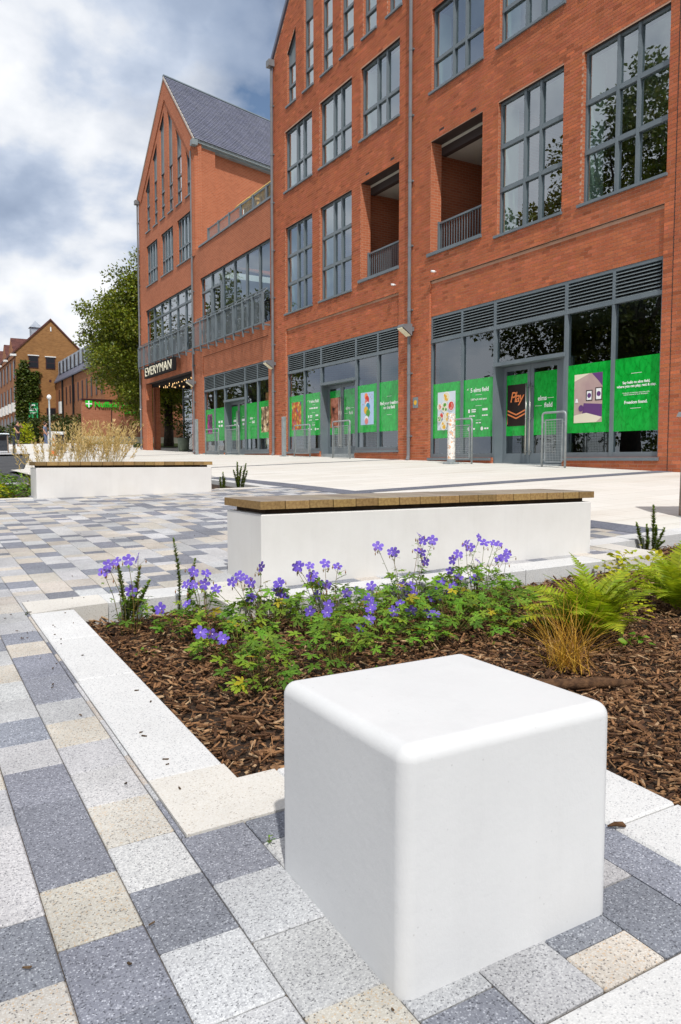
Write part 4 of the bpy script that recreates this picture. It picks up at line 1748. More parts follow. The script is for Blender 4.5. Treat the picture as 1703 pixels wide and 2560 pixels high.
def gab_block():
    apex = (40.75, 20.0)

    def top(y):
        return apex[1] - (apex[1] - 15.30) * (apex[0] - y) / (apex[0] - YA) if y < apex[0] else apex[1] - (apex[1] - 15.30) * (y - apex[0]) / (YB - apex[0])
    cs = [(44.5, 43.7), (43.05, 42.3), (41.75, 40.98), (40.38, 39.6), (39.05, 38.2), (37.55, 36.85)]
    inn = lambda y: top(y) - 1.35
    tall = []
    for a, b in cs:
        tall.append((b, a, 13.0, inn(b) + .0, inn(a) + .0))
    wins = [(42.45, 44.52), (39.70, 41.73), (36.92, 38.98)]
    ops = [(*w, 9.97, 12.2, 12.2) for w in wins] + tall
    ops += [(36.92, 44.85, 5.5, 8.62, 8.62), (37.06, 45.12, -5, 4.42, 4.42)]
    facade_wall(gab, YA, YB, -.1, top, ops, (apex[0],), bricks=False)
    for w in wins:
        window(gab, w[0], w[1], 9.97, 12.2, [w[0] + (w[1] - w[0]) * q for q in (.25, .5, .75)], [10.78])
    for (a, b, z0, t0, t1) in tall:
        window(gab, a, b, z0, 0, [], [t for t in (13.7, 14.43, 15.42) if t < min(t0, t1) - .2], tops=(t0, t1), fw=.08, spandrel=15.3 if max(t0, t1) > 16 else 14.38)
    window(gab, 36.92, 44.85, 5.5, 8.62, [43.5, 42.14, 40.73, 39.4, 38.06], [7.92], sill=False, lining=False, glass=M_GLASS2)
    railing(gab, FX - .28, 37.05, 45.5, 5.42, 6.53, post=1.02, pitch=.125, brackets=True, slope_rail=True)
    # raked brick band proud of the gable
    b = MB()
    for s, ye in ((-1, YA), (1, YB)):
        b.prism([(FX - .05, apex[0], apex[1] + .02), (FX - .05, ye, 15.32), (FX - .05, ye - s * .62, 14.95), (FX - .05, apex[0], apex[1] - 1.05)], (.049, 0, 0))
    part(b, 'gable_band', M_BRTEX, gab)
    b = MB()
    for z in (4.6, 9.3, 12.6):
        b.box(FX + TH + .01, 19, YA + .4 + (.8 if z > 5 else .8), YB - .1, z, z + .3)
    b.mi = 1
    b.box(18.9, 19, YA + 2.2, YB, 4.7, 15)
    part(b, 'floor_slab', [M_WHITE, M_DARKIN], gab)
    # far end wall above the arcade, passage soffit, piers
    b = MB()
    b.box(FX + TH, 22, YB - .35, YB, 4.42, 15.2)
    part(b, 'end_wall', M_BRTEX, gab)
    for q in ((13.68, 13.95, 45.5, YB - .004, .2, 4.41), (FX + TH, 15.0, YA + .3, 37.05, -.1, 4.45)):
        b = MB()
        b.box(*q)
        part(b, 'pier', M_BRTEX, gab)
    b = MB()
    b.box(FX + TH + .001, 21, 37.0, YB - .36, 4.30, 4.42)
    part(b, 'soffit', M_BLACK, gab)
    # glazed lobby inside the passage
    b = MB()
    x = 15.05
    for y in (38.2, 40.3, 42.4, 44.45):
        bar(b, y - .05, y + .05, .2, 4.3, x - .05, x + .05)
    for z in (.35, 2.1, 3.55):
        bar(b, 37.1, 44.5, z - .05, z + .05, x - .045, x + .045)
    lb = part(b, 'lobby_frame', M_FRAME, gab)
    q = MB()
    q.face([(x, 37.1, .3), (x, 37.1, 4.3), (x, 44.45, 4.3), (x, 44.45, .3)])
    part(q, 'pane', M_GLASS2, lb)
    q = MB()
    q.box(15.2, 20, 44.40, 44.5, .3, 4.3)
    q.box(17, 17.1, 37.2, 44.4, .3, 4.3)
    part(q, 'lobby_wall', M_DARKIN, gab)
    # string of bulbs under the soffit
    rb = random.Random(4)
    for i in range(46):
        bx, by = rb.uniform(13.5, 14.9), rb.uniform(38.5, 44.8)
        bz = 4.27 - rb.uniform(.0, .05)
        b = MB(smooth=True)
        b.lathe([(.010, .05), (.016, .03), (.022, 0), (.015, -.03), (.004, -.04)], n=6)
        place('bulb', b.mesh('bulb', M_BULB), gab, (bx, by, bz))
    # skewed side wall with a step, eaves gutter, slate roof
    b = MB()
    ang = math.atan(SK)
    d = Vector((1, SK, 0)).normalized()
    nn = Vector((SK, -1, 0)).normalized()

    def wall(s0, s1, off, z0, z1):
        p = Vector((FX + .002, YA + .002, 0)) + nn * off
        q0, q1 = p + d * s0, p + d * s1
        t = -nn * .3
        b.prism([(q0.x, q0.y, z0), (q1.x, q1.y, z0), (q1.x, q1.y, z1), (q0.x, q0.y, z1)], t)
    wall(0, 1.25, 0, 9.9, 15.28)
    wall(1.251, 12, -.28, 9.9, 15.28)
    part(b, 'side_wall', M_BRTEX, gab)
    b = MB()
    p = Vector((FX - .1, YA, 15.2)) + nn * .17
    b.prism([p + Vector((0, 0, .0)), p + Vector((0, 0, .16)), p - nn * .15 + Vector((0, 0, .16)), p - nn * .15], d * 12.2)
    p2 = Vector((FX - .08, YA, 15.1)) + nn * .03
    b.prism([p2, p2 + Vector((0, 0, .1)), p2 - nn * .25 + Vector((0, 0, .1)), p2 - nn * .25], d * 12)
    b.box(FX - .2, FX + .08, YA - .28, YA + .02, 15.02, 15.28)
    part(b, 'gutter', M_FRAMEL, gab)
    # roof planes
    R0 = Vector((FX - .06, apex[0], apex[1] + .02))
    Er = Vector((FX - .06, YA - .10, 15.30))
    El = Vector((FX - .06, YB + .10, 15.30))
    for E0, nm in ((Er, 'r'), (El, 'l')):
        base = MB()
        up = Vector((0, 0, .1))
        base.prism([R0, E0, E0 + up, R0 + up], d * 12)
        ro = part(base, 'roof', M_SLATE, gab)
        if nm == 'r':
            sl = MB()
            rows, nper = 34, 46
            rs = random.Random(6)
            vd = (E0 - R0)
            nrm = d.cross(vd).normalized()
            if nrm.z < 0: nrm = -nrm
            for r in range(rows):
                f0, f1 = r / rows, (r + 1.25) / rows
                off = 0 if r % 2 else .5
                for k in range(nper):
                    s0, s1 = (k - off) * 12 / nper + .008, (k + 1 - off) * 12 / nper - .008
                    s0, s1 = max(s0, -.02), min(s1, 12)
                    if s1 - s0 < .05: continue
                    q = rs.uniform(.92, 1.08)
                    sl.col = (q, q, q * rs.uniform(.97, 1.06))
                    p = [R0 + d * s0 + vd * f0, R0 + d * s1 + vd * f0, R0 + d * s1 + vd * f1, R0 + d * s0 + vd * f1]
                    h0, h1 = nrm * .105, nrm * (.125 + rs.uniform(0, .006))
                    a = [p[0] + h0, p[1] + h0, p[2] + h1, p[3] + h1]
                    sl.face(a)
                    sl.face([a[3], a[2], a[2] - nrm * .015, a[3] - nrm * .015])
            part(sl, 'slates', M_SLATE, ro, 'stuff')
    b = MB()
    b.tube([R0 + Vector((0, 0, .12)), R0 + Vector((0, 0, .12)) + d * 12], .09, 6)
    part(b, 'ridge', M_FRAME, gab)
    b = MB()
    for E0 in (Er, El):
        b.prism([R0 + Vector((-.02, 0, -.03)), E0 + Vector((-.02, 0, -.03)), E0 + Vector((-.02, 0, .1)), R0 + Vector((-.02, 0, .1))], (.06, 0, 0))
    part(b, 'verge', M_VERGE, gab)
    pipe(gab, 46.0, zg(13, 46) + .1, 15.0, True)


M_VERGE = mat('pale_verge', (.45, .40, .36), .7)


def bulb_mat():
    m = mat('warm_bulb', (1, .7, .35), .4)
    b = bsdf(m)
    b.inputs['Emission Color'].default_value = (1, .62, .26, 1)
    b.inputs['Emission Strength'].default_value = 1.6
    return m


M_BULB = bulb_mat()
gab_block()
finish_bricks()

# ------------------------------------------------------------------ things fixed to the facade
def cinema_sign():
    t = empty('cinema_sign', (FX - .02, 41.28, 4.93), 0, 'dark board with cream letters EVERYMAN above the entrance archway', 'sign')
    b = MB()
    b.box(-.42, -.24, -2.62, 2.62, -.33, .33)
    b.build('board', M_BLACK, t)
    b = MB()
    for s in (-1.5, 1.5):
        b.box(-.24, .015, s - .06, s + .06, -.06, .06)
    b.build('bracket', M_FRAME, t)
    me = text_mesh('EVERYMAN', .80, .012, M_SIGNL, spacing=1.02, bold=0)
    xs = [v.co.x for v in me.vertices]
    k = 4.75 / (max(xs) - min(xs))
    ys = [v.co.y for v in me.vertices]
    for v in me.vertices:
        v.co.x *= k
        v.co.y = (v.co.y - (min(ys) + max(ys)) / 2) * (.47 / (max(ys) - min(ys)))
    o = link('lettering', me, t, loc=(-.435, .0, 0), rot=FAC_ROT)


M_SIGNL = mat('cream_letters', (.85, .80, .62), .5)
cinema_sign()


def wall_lamp(y, z, label):
    t = empty('wall_lamp', (FX - .13, y, z), 0, label, 'lamp', 'wedge wall lamps on the drainpipes')
    b = MB()
    # wedge: tall back, sloping lens underneath
    pr = [(.0, .13), (-.30, .10), (-.33, .02), (.0, -.20)]
    b.prism([(p[0], -.14, p[1]) for p in pr], (0, .28, 0))
    b.build('housing', M_PIPE, t)
    b = MB()
    b.prism([(-.335, -.11, .005), (-.03, -.11, -.195), (-.03, .11, -.195), (-.335, .11, .005)], (-.012, 0, -.016))
    b.build('lens', M_LENS, t)
    b = MB()
    b.box(-.001, .128, -.06, .06, -.06, .06)
    b.build('bracket', M_PIPE, t)


M_LENS = mat('cream_lens', (.80, .76, .55), .35)
wall_lamp(18.16, 3.72, 'grey wedge wall lamp between the two nearer shop windows')
wall_lamp(27.36, 3.72, 'grey wedge wall lamp on the pipe right of the farthest shop window')
wall_lamp(36.52, 3.78, 'grey wedge wall lamp beside the entrance archway')

t = empty('alarm_plate', (FX - .01, 18.0, 1.62), 0, 'small grey wall plate with yellow disc beside the drainpipe', 'sign')
b = MB(); b.box(-.012, .0, -.12, .12, -.15, .15); b.build('plate', M_FRAMEL, t)
b = MB(); b.prism([(-.013, .07 * math.cos(a * math.pi / 6), .07 * math.sin(a * math.pi / 6)) for a in range(12)], (-.004, 0, 0)); b.build('disc', P_YEL, t)


def wall_camera(y, z, label):
    t = empty('security_camera', (FX - .005, y, z), 0, label, 'camera', 'little cameras on the facade')
    b = MB(smooth=True)
    b.tube([(0, 0, 0), (-.12, 0, .0)], .018, 6)
    b.build('arm', P_WHITE, t)
    b = MB(smooth=True)
    b.tube([(-.10, -.07, -.02), (-.10, .07, .02)], .03, 8)
    b.build('body', P_WHITE, t)


wall_camera(17.1, 5.12, 'little white camera on the brick under the right-hand loggia')
wall_camera(19.05, 5.14, 'little white camera on the brick under the left-hand loggia')
wall_camera(46.02, 3.0, 'little white camera on the corner of the entrance archway')


# ------------------------------------------------------------------ guard rails, bollard, bin
def guard_rail(x, y0, y1, zb, h, label, mesh=True):
    """tubular hoop with a mesh panel, standing square to the facade opening"""
    t = empty('guard_rail', (x, (y0 + y1) / 2, zb), 0, label, 'railing', 'steel guard rails at the shop doors')
    w = (y1 - y0) / 2
    b = MB(smooth=True)
    r = .07
    arc = lambda s: [(0, s * (w - r + r * math.sin(a)), h - r + r * math.cos(a)) for a in (1.57, 1.2, .8, .4, 0)]
    b.tube([(0, -w, -.05)] + arc(-1) + list(reversed(arc(1))) + [(0, w, -.05)], .024, 8)
    b.build('hoop', M_GALV, t)
    b = MB()
    a, c, z0, z1 = -w + .09, w - .09, .12, h - .16
    for y in (a, c):
        b.box(-.012, .012, y - .012, y + .012, z0, z1)
    for z in (z0, z1):
        b.box(-.012, .012, a, c, z - .012, z + .012)
    for z in (z0 + .05, z1 - .05):
        for s in (-1, 1):
            b.box(-.008, .008, min(s * w, s * (w - .09)), max(s * w, s * (w - .09)), z - .008, z + .008)
    f = b.build('panel_frame', M_GALV, t)
    b = MB()
    n = 11
    for i in range(1, n):
        y = a + (c - a) * i / n
        b.box(-.003, .003, y - .003, y + .003, z0, z1)
    m = 16
    for i in range(1, m):
        z = z0 + (z1 - z0) * i / m
        b.box(-.0035, .0035, a, c, z - .003, z + .003)
    b.build('mesh_panel', M_GALV, f)
    f2 = None
    return t


def rail_at(px_y0, px_y1, x, zb, h, label):
    guard_rail(x, px_y0, px_y1, zb, h, label)


guard_rail(12.45, 14.86, 15.62, zg(12.45, 15.2), 1.12, 'steel mesh guard rail beside the white spotted post')
guard_rail(12.45, 11.78, 12.46, zg(12.45, 12.1), 1.20, 'steel mesh guard rail in front of the nearest shop door')
guard_rail(12.5, 23.55, 24.75, zg(12.5, 24.2), 1.12, 'steel mesh guard rail left of the middle shop door')
guard_rail(12.5, 20.85, 21.95, zg(12.5, 21.4), 1.20, 'steel mesh guard rail in front of the middle shop door')
guard_rail(12.5, 32.2, 33.9, zg(12.5, 33), 1.15, 'steel mesh guard rail left of the farthest shop door')
guard_rail(12.5, 29.9, 31.4, zg(12.5, 30.6), 1.25, 'steel mesh guard rail in front of the farthest shop door')


def panel_post(x, y, h, label):
    t = empty('steel_post', (x, y, zg(x, y)), 0, label, 'post', 'flat steel posts by the shop doors')
    b = MB(); b.bbox(-.05, .05, -.10, .10, 0, h, .01); b.build('shaft', M_GALV, t)
    b = MB(); b.box(-.09, .09, -.2, .2, -.03, .02); b.build('base_plate', M_GALV, t)


panel_post(12.4, 25.4, 1.45, 'flat grey steel post left of the middle shop window')
panel_post(12.3, 34.5, 1.65, 'flat grey steel post at the far corner of the farthest shop')


def spotted_mat():
    m = mat('spotted_film', (.75, .7, .62), .6)
    nt = m.node_tree
    p = pos(nt)
    v = nt.nodes.new('ShaderNodeTexVoronoi')
    v.inputs['Scale'].default_value = 26
    L(nt, p, v.inputs[0])
    s = nt.nodes.new('ShaderNodeSeparateColor')
    L(nt, v.outputs['Color'], s.inputs[0])
    c = RAMP(nt, s.outputs[0], [(0, (.72, .70, .66)), (.45, (.70, .40, .22)), (.62, (.78, .76, .72)), (.85, (.45, .42, .40))], 'CONSTANT')
    L(nt, c, bsdf(m).inputs['Base Color'])
    return m


t = empty('wrapped_post', (12.1, 15.23, zg(12.1, 15.23)), 0, 'white post wrapped in orange spotted film on the plaza', 'post')
b = MB(smooth=False); b.lathe([(.095, .06), (.10, .1), (.098, 1.20), (.09, 1.24), (.04, 1.26)], n=16); b.build('shaft', spotted_mat(), t)
b = MB(); b.bbox(-.15, .15, -.15, .15, -.03, .05, .01); b.lathe([(.11, .05), (.105, .12)], n=16); b.build('base', M_GALV, t)


def litter_bin(x, y, rz, label, k=1.0):
    t = empty('litter_bin', (x, y, zg(x, y)), rz, label, 'litter bin', 'timber clad litter bins')
    h = 1.08 * k
    for sx in (-1, 1):
        b = MB()
        b.prism([(sx * .26 - .03, -.24, 0), (sx * .26 + .03, -.24, 0), (sx * .23 + .03, -.20, h), (sx * .23 - .03, -.20, h)], (0, .44, 0))
        b.build('side_panel', M_BINSIDE, t)
    b = MB(); b.box(-.215, .215, -.18, .18, .16, h - .06); b.build('body', M_BINBODY, t)
    b = MB()
    b.prism([(-.33, -.28, h), (.33, -.28, h), (.30, -.26, h + .05), (-.30, -.26, h + .05)], (0, .52, 0))
    b.build('lid', M_GALV if k == 1.0 and x > 7 and y < 10 else P_LBLUE, t)
    b = MB(); b.box(-.16, .16, -.186, -.17, h - .34, h - .14); b.build('slot', M_BLACK, t)
    return t


M_BINSIDE = mottled('bin_side', (.17, .12, .09), (.25, .19, .145), 9, rough=.6)
M_BINBODY = mottled('bin_body', (.03, .035, .045), (.05, .055, .065), 9, rough=.5)
litter_bin(7.50, 4.99, math.radians(-32), 'brown sided litter bin at the right edge beside the kerb', 1.0)
litter_bin(5.25, 46.2, math.radians(-8), 'grey litter bin with white lid left of the walking person')
litter_bin(8.05, 45.0, math.radians(-8), 'grey litter bin with white lid behind the golden grasses')
# ------------------------------------------------------------------ plant materials and helpers
def leaf_mat(name, c1, c2, rough=.5, trans=.35, tint=True):
    m = bpy.data.materials.new(name)
    m.use_nodes = True
    nt = m.node_tree
    b = bsdf(m)
    p = pos(nt)
    c = RAMP(nt, noise(nt, p, 7, 3), [(.3, c1), (.7, c2)])
    c = MIX(nt, 1.0, c, tintnode(nt), 'MULTIPLY')
    L(nt, c, b.inputs['Base Color'])
    b.inputs['Roughness'].default_value = rough
    b.inputs['Specular IOR Level'].default_value = .35
    t = nt.nodes.new('ShaderNodeBsdfTranslucent')
    L(nt, MIX(nt, 1.0, c, (1.0, 1.05, .55), 'MULTIPLY'), t.inputs[0])
    mx = nt.nodes.new('ShaderNodeMixShader')
    mx.inputs[0].default_value = trans
    L(nt, b.outputs[0], mx.inputs[1])
    L(nt, t.outputs[0], mx.inputs[2])
    L(nt, mx.outputs[0], nt.nodes['Material Output'].inputs[0])
    return m


M_GER = leaf_mat('geranium_leaf', (.095, .21, .02), (.165, .31, .035))
M_STEM = leaf_mat('green_stem', (.12, .15, .03), (.20, .16, .06), trans=.1)
M_PETAL = leaf_mat('violet_petal', (.13, .075, .50), (.20, .12, .60), trans=.3)
M_EYE = mat('pale_eye', (.62, .50, .72), .6)
M_BUD = leaf_mat('bud_brown', (.20, .10, .05), (.28, .17, .08), trans=.1)
M_SHRUB = leaf_mat('shrub_leaf', (.085, .155, .018), (.16, .23, .03), rough=.35, trans=.25)
M_FERN = leaf_mat('fern_leaf', (.22, .34, .02), (.38, .46, .035), trans=.45)
M_LIME = leaf_mat('lime_leaf', (.30, .38, .02), (.50, .50, .035), trans=.4)
M_GOLD = leaf_mat('golden_blade', (.42, .22, .03), (.62, .38, .07), trans=.3)
M_STRAWG = leaf_mat('straw_grass', (.56, .42, .19), (.74, .58, .31), trans=.35)
M_GRASSG = leaf_mat('grass_green', (.19, .24, .022), (.34, .33, .05), trans=.3)
M_TREELF = leaf_mat('tree_leaf', (.10, .14, .014), (.21, .245, .025), rough=.45, trans=.3)
M_DARKLF = leaf_mat('dark_leaf', (.03, .05, .010), (.06, .085, .015), rough=.5, trans=.2)
M_BARK = mottled('bark', (.03, .022, .015), (.07, .05, .035), 7, bmp=.8, bscale=30)
M_CHIP = mottled('bark_chip', (.045, .020, .009), (.115, .055, .024), 40, tint=True, bmp=.6, bscale=120, rough=.9)
M_CHIPD = mottled('bark_chip_parts', (.05, .024, .011), (.13, .066, .03), 35, tint=True, bmp=.6, bscale=120, rough=.9)


def inst(tv, tf, mats4):
    """copies of one triangle template; returns verts, faces"""
    tv = np.asarray(tv, dtype=np.float64)
    tf = np.asarray(tf, dtype=np.int64)
    M = np.asarray(mats4)
    V = np.einsum('nij,kj->nki', M[:, :3, :3], tv) + M[:, None, :3, 3]
    F = tf[None] + (np.arange(len(M)) * len(tv))[:, None, None]
    return V.reshape(-1, 3), F.reshape(-1, tf.shape[1])


def xf(loc, d, up, s):
    """frame with +x along d, +z near up, scaled"""
    d = Vector(d).normalized()
    up = Vector(up)
    y = up.cross(d)
    if y.length < 1e-4: y = Vector((0, 1, 0)).cross(d)
    y.normalize()
    z = d.cross(y)
    sx, sy, sz = (s, s, s) if isinstance(s, (int, float)) else s
    return Matrix(((d.x * sx, y.x * sy, z.x * sz, loc[0]), (d.y * sx, y.y * sy, z.y * sz, loc[1]), (d.z * sx, y.z * sy, z.z * sz, loc[2]), (0, 0, 0, 1)))


def palmate():
    """geranium leaf, five deeply cut lobes, stalk end at the origin, tip along +x"""
    out = []
    for a, l in ((-118, .62), (-62, .88), (0, 1.0), (62, .88), (118, .62)):
        ar = math.radians(a)
        c, s = math.cos(ar), math.sin(ar)
        for u, v in ((.30, -.13), (.62, -.30), (.68, -.15), (.92, -.17), (.90, -.05), (1.06, 0), (.90, .05), (.92, .17), (.68, .15), (.62, .30), (.30, .13)):
            u *= l
            v *= l * .82
            x, y = u * c - v * s, u * s + v * c
            out.append((x, y, .10 - .28 * (x * x + y * y) * .5 + .10 * abs(v)))
    v = [(0, 0, .06)] + out
    n = len(out)
    f = [(0, i, i + 1) for i in range(1, n)]
    f = [t for t in f if t[1] % 11 != 0] + [(0, k * 11 + 11, k * 11 + 12) for k in range(4)]
    return v, f


def oval(w=.42, fold=.12):
    pts = [(0, 0), (.25, w * .72), (.55, w), (.82, w * .62), (1, 0), (.82, -w * .62), (.55, -w), (.25, -w * .72)]
    v = [(.5, 0, -.02)] + [(x, y, fold * abs(y) / w - .10 * x * x) for x, y in pts]
    return v, [(0, i, i % 8 + 1) for i in range(1, 9)]


PALM, OVAL = palmate(), oval()


def tri_mesh(name, t, m, tint=(1, 1, 1)):
    return fast_mesh(name, np.array(t[0]), np.array(t[1]), m, np.tile(np.array(tint), (len(t[1]), 1)))


def bedz(x, y):
    return zg(x, y) - .10


# ------------------------------------------------------------------ bark mulch
def mulch(name, x0, x1, y0, y1, n, inside, label):
    rm = np.random.default_rng(3)
    V, Fq, T = [], [], []
    base = np.array([(-.5, -.5, 0), (.5, -.38, 0), (.46, .5, 0), (-.42, .4, 0), (-.44, -.4, 1), (.42, -.36, 1), (.5, .42, 1), (-.5, .45, 1)])
    faces = np.array([(4, 5, 6, 7), (0, 1, 5, 4), (1, 2, 6, 5), (2, 3, 7, 6), (3, 0, 4, 7)])
    k = 0
    cnt = 0
    while cnt < n:
        x = rm.uniform(x0, x1)
        # denser near the camera
        y = y0 + (y1 - y0) * rm.uniform() ** 1.25
        if not inside(x, y): continue
        cnt += 1
        big = rm.uniform() < .10
        l = rm.uniform(.016, .062) * (1.3 if big else 1)
        w = rm.uniform(.003, .011) * (2.0 if big else 1)
        h = rm.uniform(.002, .006)
        e = Euler((rm.normal(0, .35), rm.normal(0, .28), rm.uniform(0, 6.28)))
        Mx = np.array(e.to_matrix())
        z = bedz(x, y) + .012 * math.sin(5 * x + 2) * math.cos(4 * y) + rm.uniform(-.012, .022)
        q = base * np.array([l, w, h])
        V.append(q @ Mx.T + np.array([x, y, z]))
        Fq.append(faces + k * 8)
        k += 1
        r = rm.uniform()
        if r < .08: t = (4.4, 6.2, 8.0)
        elif r < .26: t = (3.2, 3.8, 4.2)
        elif r < .62: t = (2.5, 2.65, 2.7)
        else: t = (1.0, 1.0, 1.05)
        t = np.array(t) * rm.uniform(.75, 1.25)
        T.append(np.tile(t, (5, 1)))
    me = fast_mesh(name, np.concatenate(V), np.concatenate(Fq), M_CHIP, np.concatenate(T))
    o = link(name, me)
    return tag(o, label, 'mulch', kind='stuff')


def in_bed1(x, y):
    if y > 3.92: return (x < 1.57 and y < 4.30 and x > .83) or (x > 5.29 and y < 4.44)
    if y > 1.985: return x > .82
    return x > 1.795 and y > .2


MULCH = mulch('bark_mulch', .8, 6.6, .35, 4.44, 56000, in_bed1, 'brown bark chippings covering the flower bed behind the cube')
mulch('bark_mulch', .6, 5.2, 11.3, 13.5, 1500, lambda x, y: not (1.6 < x < 4.2 and y < 11.6), 'brown bark chippings in the bed behind the farther bench')

# a few big splinters one can pick out
rs = random.Random(9)
for i in range(26):
    while True:
        x, y = rs.uniform(.9, 4.2), rs.uniform(1.0, 3.6)
        if in_bed1(x, y): break
    b = MB()
    q = rs.uniform(.8, 2.6)
    b.col = (q, q * .95, q * .9)
    l, w = rs.uniform(.05, .11), rs.uniform(.012, .03)
    b.prism([(-l / 2, -w / 2, 0), (l * .3, -w * .5, .002), (l / 2, 0, .004), (l * .25, w * .5, .002), (-l * .4, w * .45, 0)], (0, 0, rs.uniform(.005, .012)))
    b.build('bark_piece', M_CHIPD, MULCH, loc=(x, y, bedz(x, y) + .022), rot=(rs.uniform(-.15, .15), rs.uniform(-.15, .15), rs.uniform(0, 6.3)))

# log lying in front of the golden tuft
t = MB(smooth=True)
pts = [(2.16, 2.30), (2.28, 2.28), (2.42, 2.235), (2.55, 2.20), (2.68, 2.13)]
t.tube([(x, y, bedz(x, y) + .03 + .006 * math.sin(9 * x)) for x, y in pts], [.016, .026, .023, .025, .012], 9)
tag(t.build('bark_log', M_CHIPD), 'rough brown stick lying on the mulch below the golden grass tuft', 'stick')

# ------------------------------------------------------------------ geraniums
GER = [
    ((1.09, 4.05), [(0.918, 4.0, -0.533), (0.996, 4.0, -0.543), (1.071, 4.0, -0.514), (1.05, 4.0, -0.692)], 'leftmost violet geranium, sparse stalks beside the upright shrub', 26, .14),
    ((1.34, 3.72), [(1.249, 3.7, -0.631), (1.232, 3.7, -0.718), (1.298, 3.7, -0.575), (1.331, 3.7, -0.571), (1.094, 3.7, -0.727)], 'violet geranium in front of the tall thin shrub stems', 60, .2),
    ((1.36, 3.25), [(1.143, 3.2, -0.765), (1.208, 3.2, -0.782), (1.249, 3.2, -0.807)], 'low violet geranium with three blooms close to the left kerb', 55, .2),
    ((1.72, 3.72), [(1.464, 3.68, -0.623), (1.544, 3.68, -0.618), (1.663, 3.68, -0.57), (1.617, 3.68, -0.728), (1.588, 3.68, -0.645), (1.756, 3.68, -0.67), (1.782, 3.68, -0.72), (1.826, 3.68, -0.759)], 'violet geranium before the left end of the bench', 80, .24),
    ((2.1, 3.7), [(1.86, 3.72, -0.577), (1.908, 3.72, -0.592), (1.949, 3.72, -0.583), (2.092, 3.72, -0.593), (2.115, 3.72, -0.718), (2.072, 3.72, -0.702), (2.238, 3.72, -0.741), (2.2, 3.72, -0.763), (2.362, 3.72, -0.734)], 'violet geranium before the bench, left of the two tall bunches', 85, .26),
    ((2.12, 3.25), [(2.149, 3.3, -0.74), (2.122, 3.3, -0.749), (1.764, 3.3, -0.758), (1.813, 3.3, -0.752), (2.069, 3.3, -0.766), (2.043, 3.3, -0.809)], 'broad low geranium mat in the middle of the bed', 130, .34),
    ((2.66, 3.72), [(2.443, 3.74, -0.512), (2.573, 3.74, -0.558), (2.683, 3.74, -0.457), (2.678, 3.74, -0.544), (2.716, 3.74, -0.559), (2.765, 3.74, -0.496), (2.814, 3.74, -0.493), (2.67, 3.74, -0.768), (2.638, 3.74, -0.752)], 'tall violet geranium bunch before the middle of the bench', 75, .22),
    ((3.08, 3.62), [(2.93, 3.64, -0.575), (2.98, 3.64, -0.512), (3.073, 3.64, -0.549), (3.166, 3.64, -0.495), (3.151, 3.64, -0.644), (3.232, 3.64, -0.622), (3.278, 3.64, -0.536), (3.321, 3.64, -0.544), (2.79, 3.64, -0.737), (2.856, 3.64, -0.756), (2.906, 3.64, -0.747), (2.939, 3.64, -0.717), (3.024, 3.64, -0.729), (2.807, 3.64, -0.818)], 'tall full violet geranium bunch on the right next to the fern', 150, .32),
    ((2.55, 3.2), [(2.455, 3.22, -0.826), (2.231, 3.22, -0.796), (2.355, 3.22, -0.793), (2.286, 3.22, -0.763)], 'leafy geranium straight behind the cube seat', 130, .32),
    ((1.28, 2.86), [], 'small geranium clump without flowers left of the cube seat', 46, .15),
    ((1.72, 2.98), [], 'low leafy geranium without flowers at the back left corner of the cube', 60, .24),
    ((2.85, 3.15), [], 'leafy geranium without flowers at the right end of the drift', 90, .26),
]


def flower_mesh(k):
    rf = random.Random(k)
    b = MB()
    b.mi = 0
    for i in range(5):
        a = 2 * math.pi * i / 5 + rf.uniform(-.08, .08)
        c, s = math.cos(a), math.sin(a)
        cup = rf.uniform(.22, .42)
        b.col = tuple([rf.uniform(.85, 1.2)] * 3)
        pts = [(.08, -.06), (.42, -.29), (.78, -.36), (1.0, -.22), (1.04, .0), (1.0, .22), (.78, .36), (.42, .29), (.08, .06)]
        v = []
        for u, w in pts:
            z = cup * u - .25 * u * u * rf.uniform(.6, 1.2) + .12 * abs(w)
            v.append((u * c - w * s, u * s + w * c, z))
        n = len(v)
        mid = (.55 * c, .55 * s, cup * .55 - .06)
        b.idx(v + [mid], [(j, j + 1, n) for j in range(n - 1)] + [(n - 1, 0, n)])
    b.mi = 1
    b.col = (1, 1, 1)
    b.idx([(.16 * math.cos(i), .16 * math.sin(i), .09) for i in (0, 1.26, 2.5, 3.77, 5.03)] + [(0, 0, .22)], [(i, (i + 1) % 5, 5) for i in range(5)])
    b.mi = 2
    for i in range(5):
        a = 2 * math.pi * (i + .5) / 5
        b.face([(.02, 0, 0), (.34 * math.cos(a), .34 * math.sin(a), -.06), (.2 * math.cos(a + .5), .2 * math.sin(a + .5), -.08)])
    return b.mesh('flower', [M_PETAL, M_EYE, M_STEM])


FLOW = [flower_mesh(k) for k in range(4)]
LEAFM = []
for k in range(5):
    q = (.72, .9, 1.0, 1.2, 1.45)[k]
    LEAFM.append(tri_mesh('leaf', PALM, M_GER, (q * (1.0 + .12 * k), q, q * .8)))


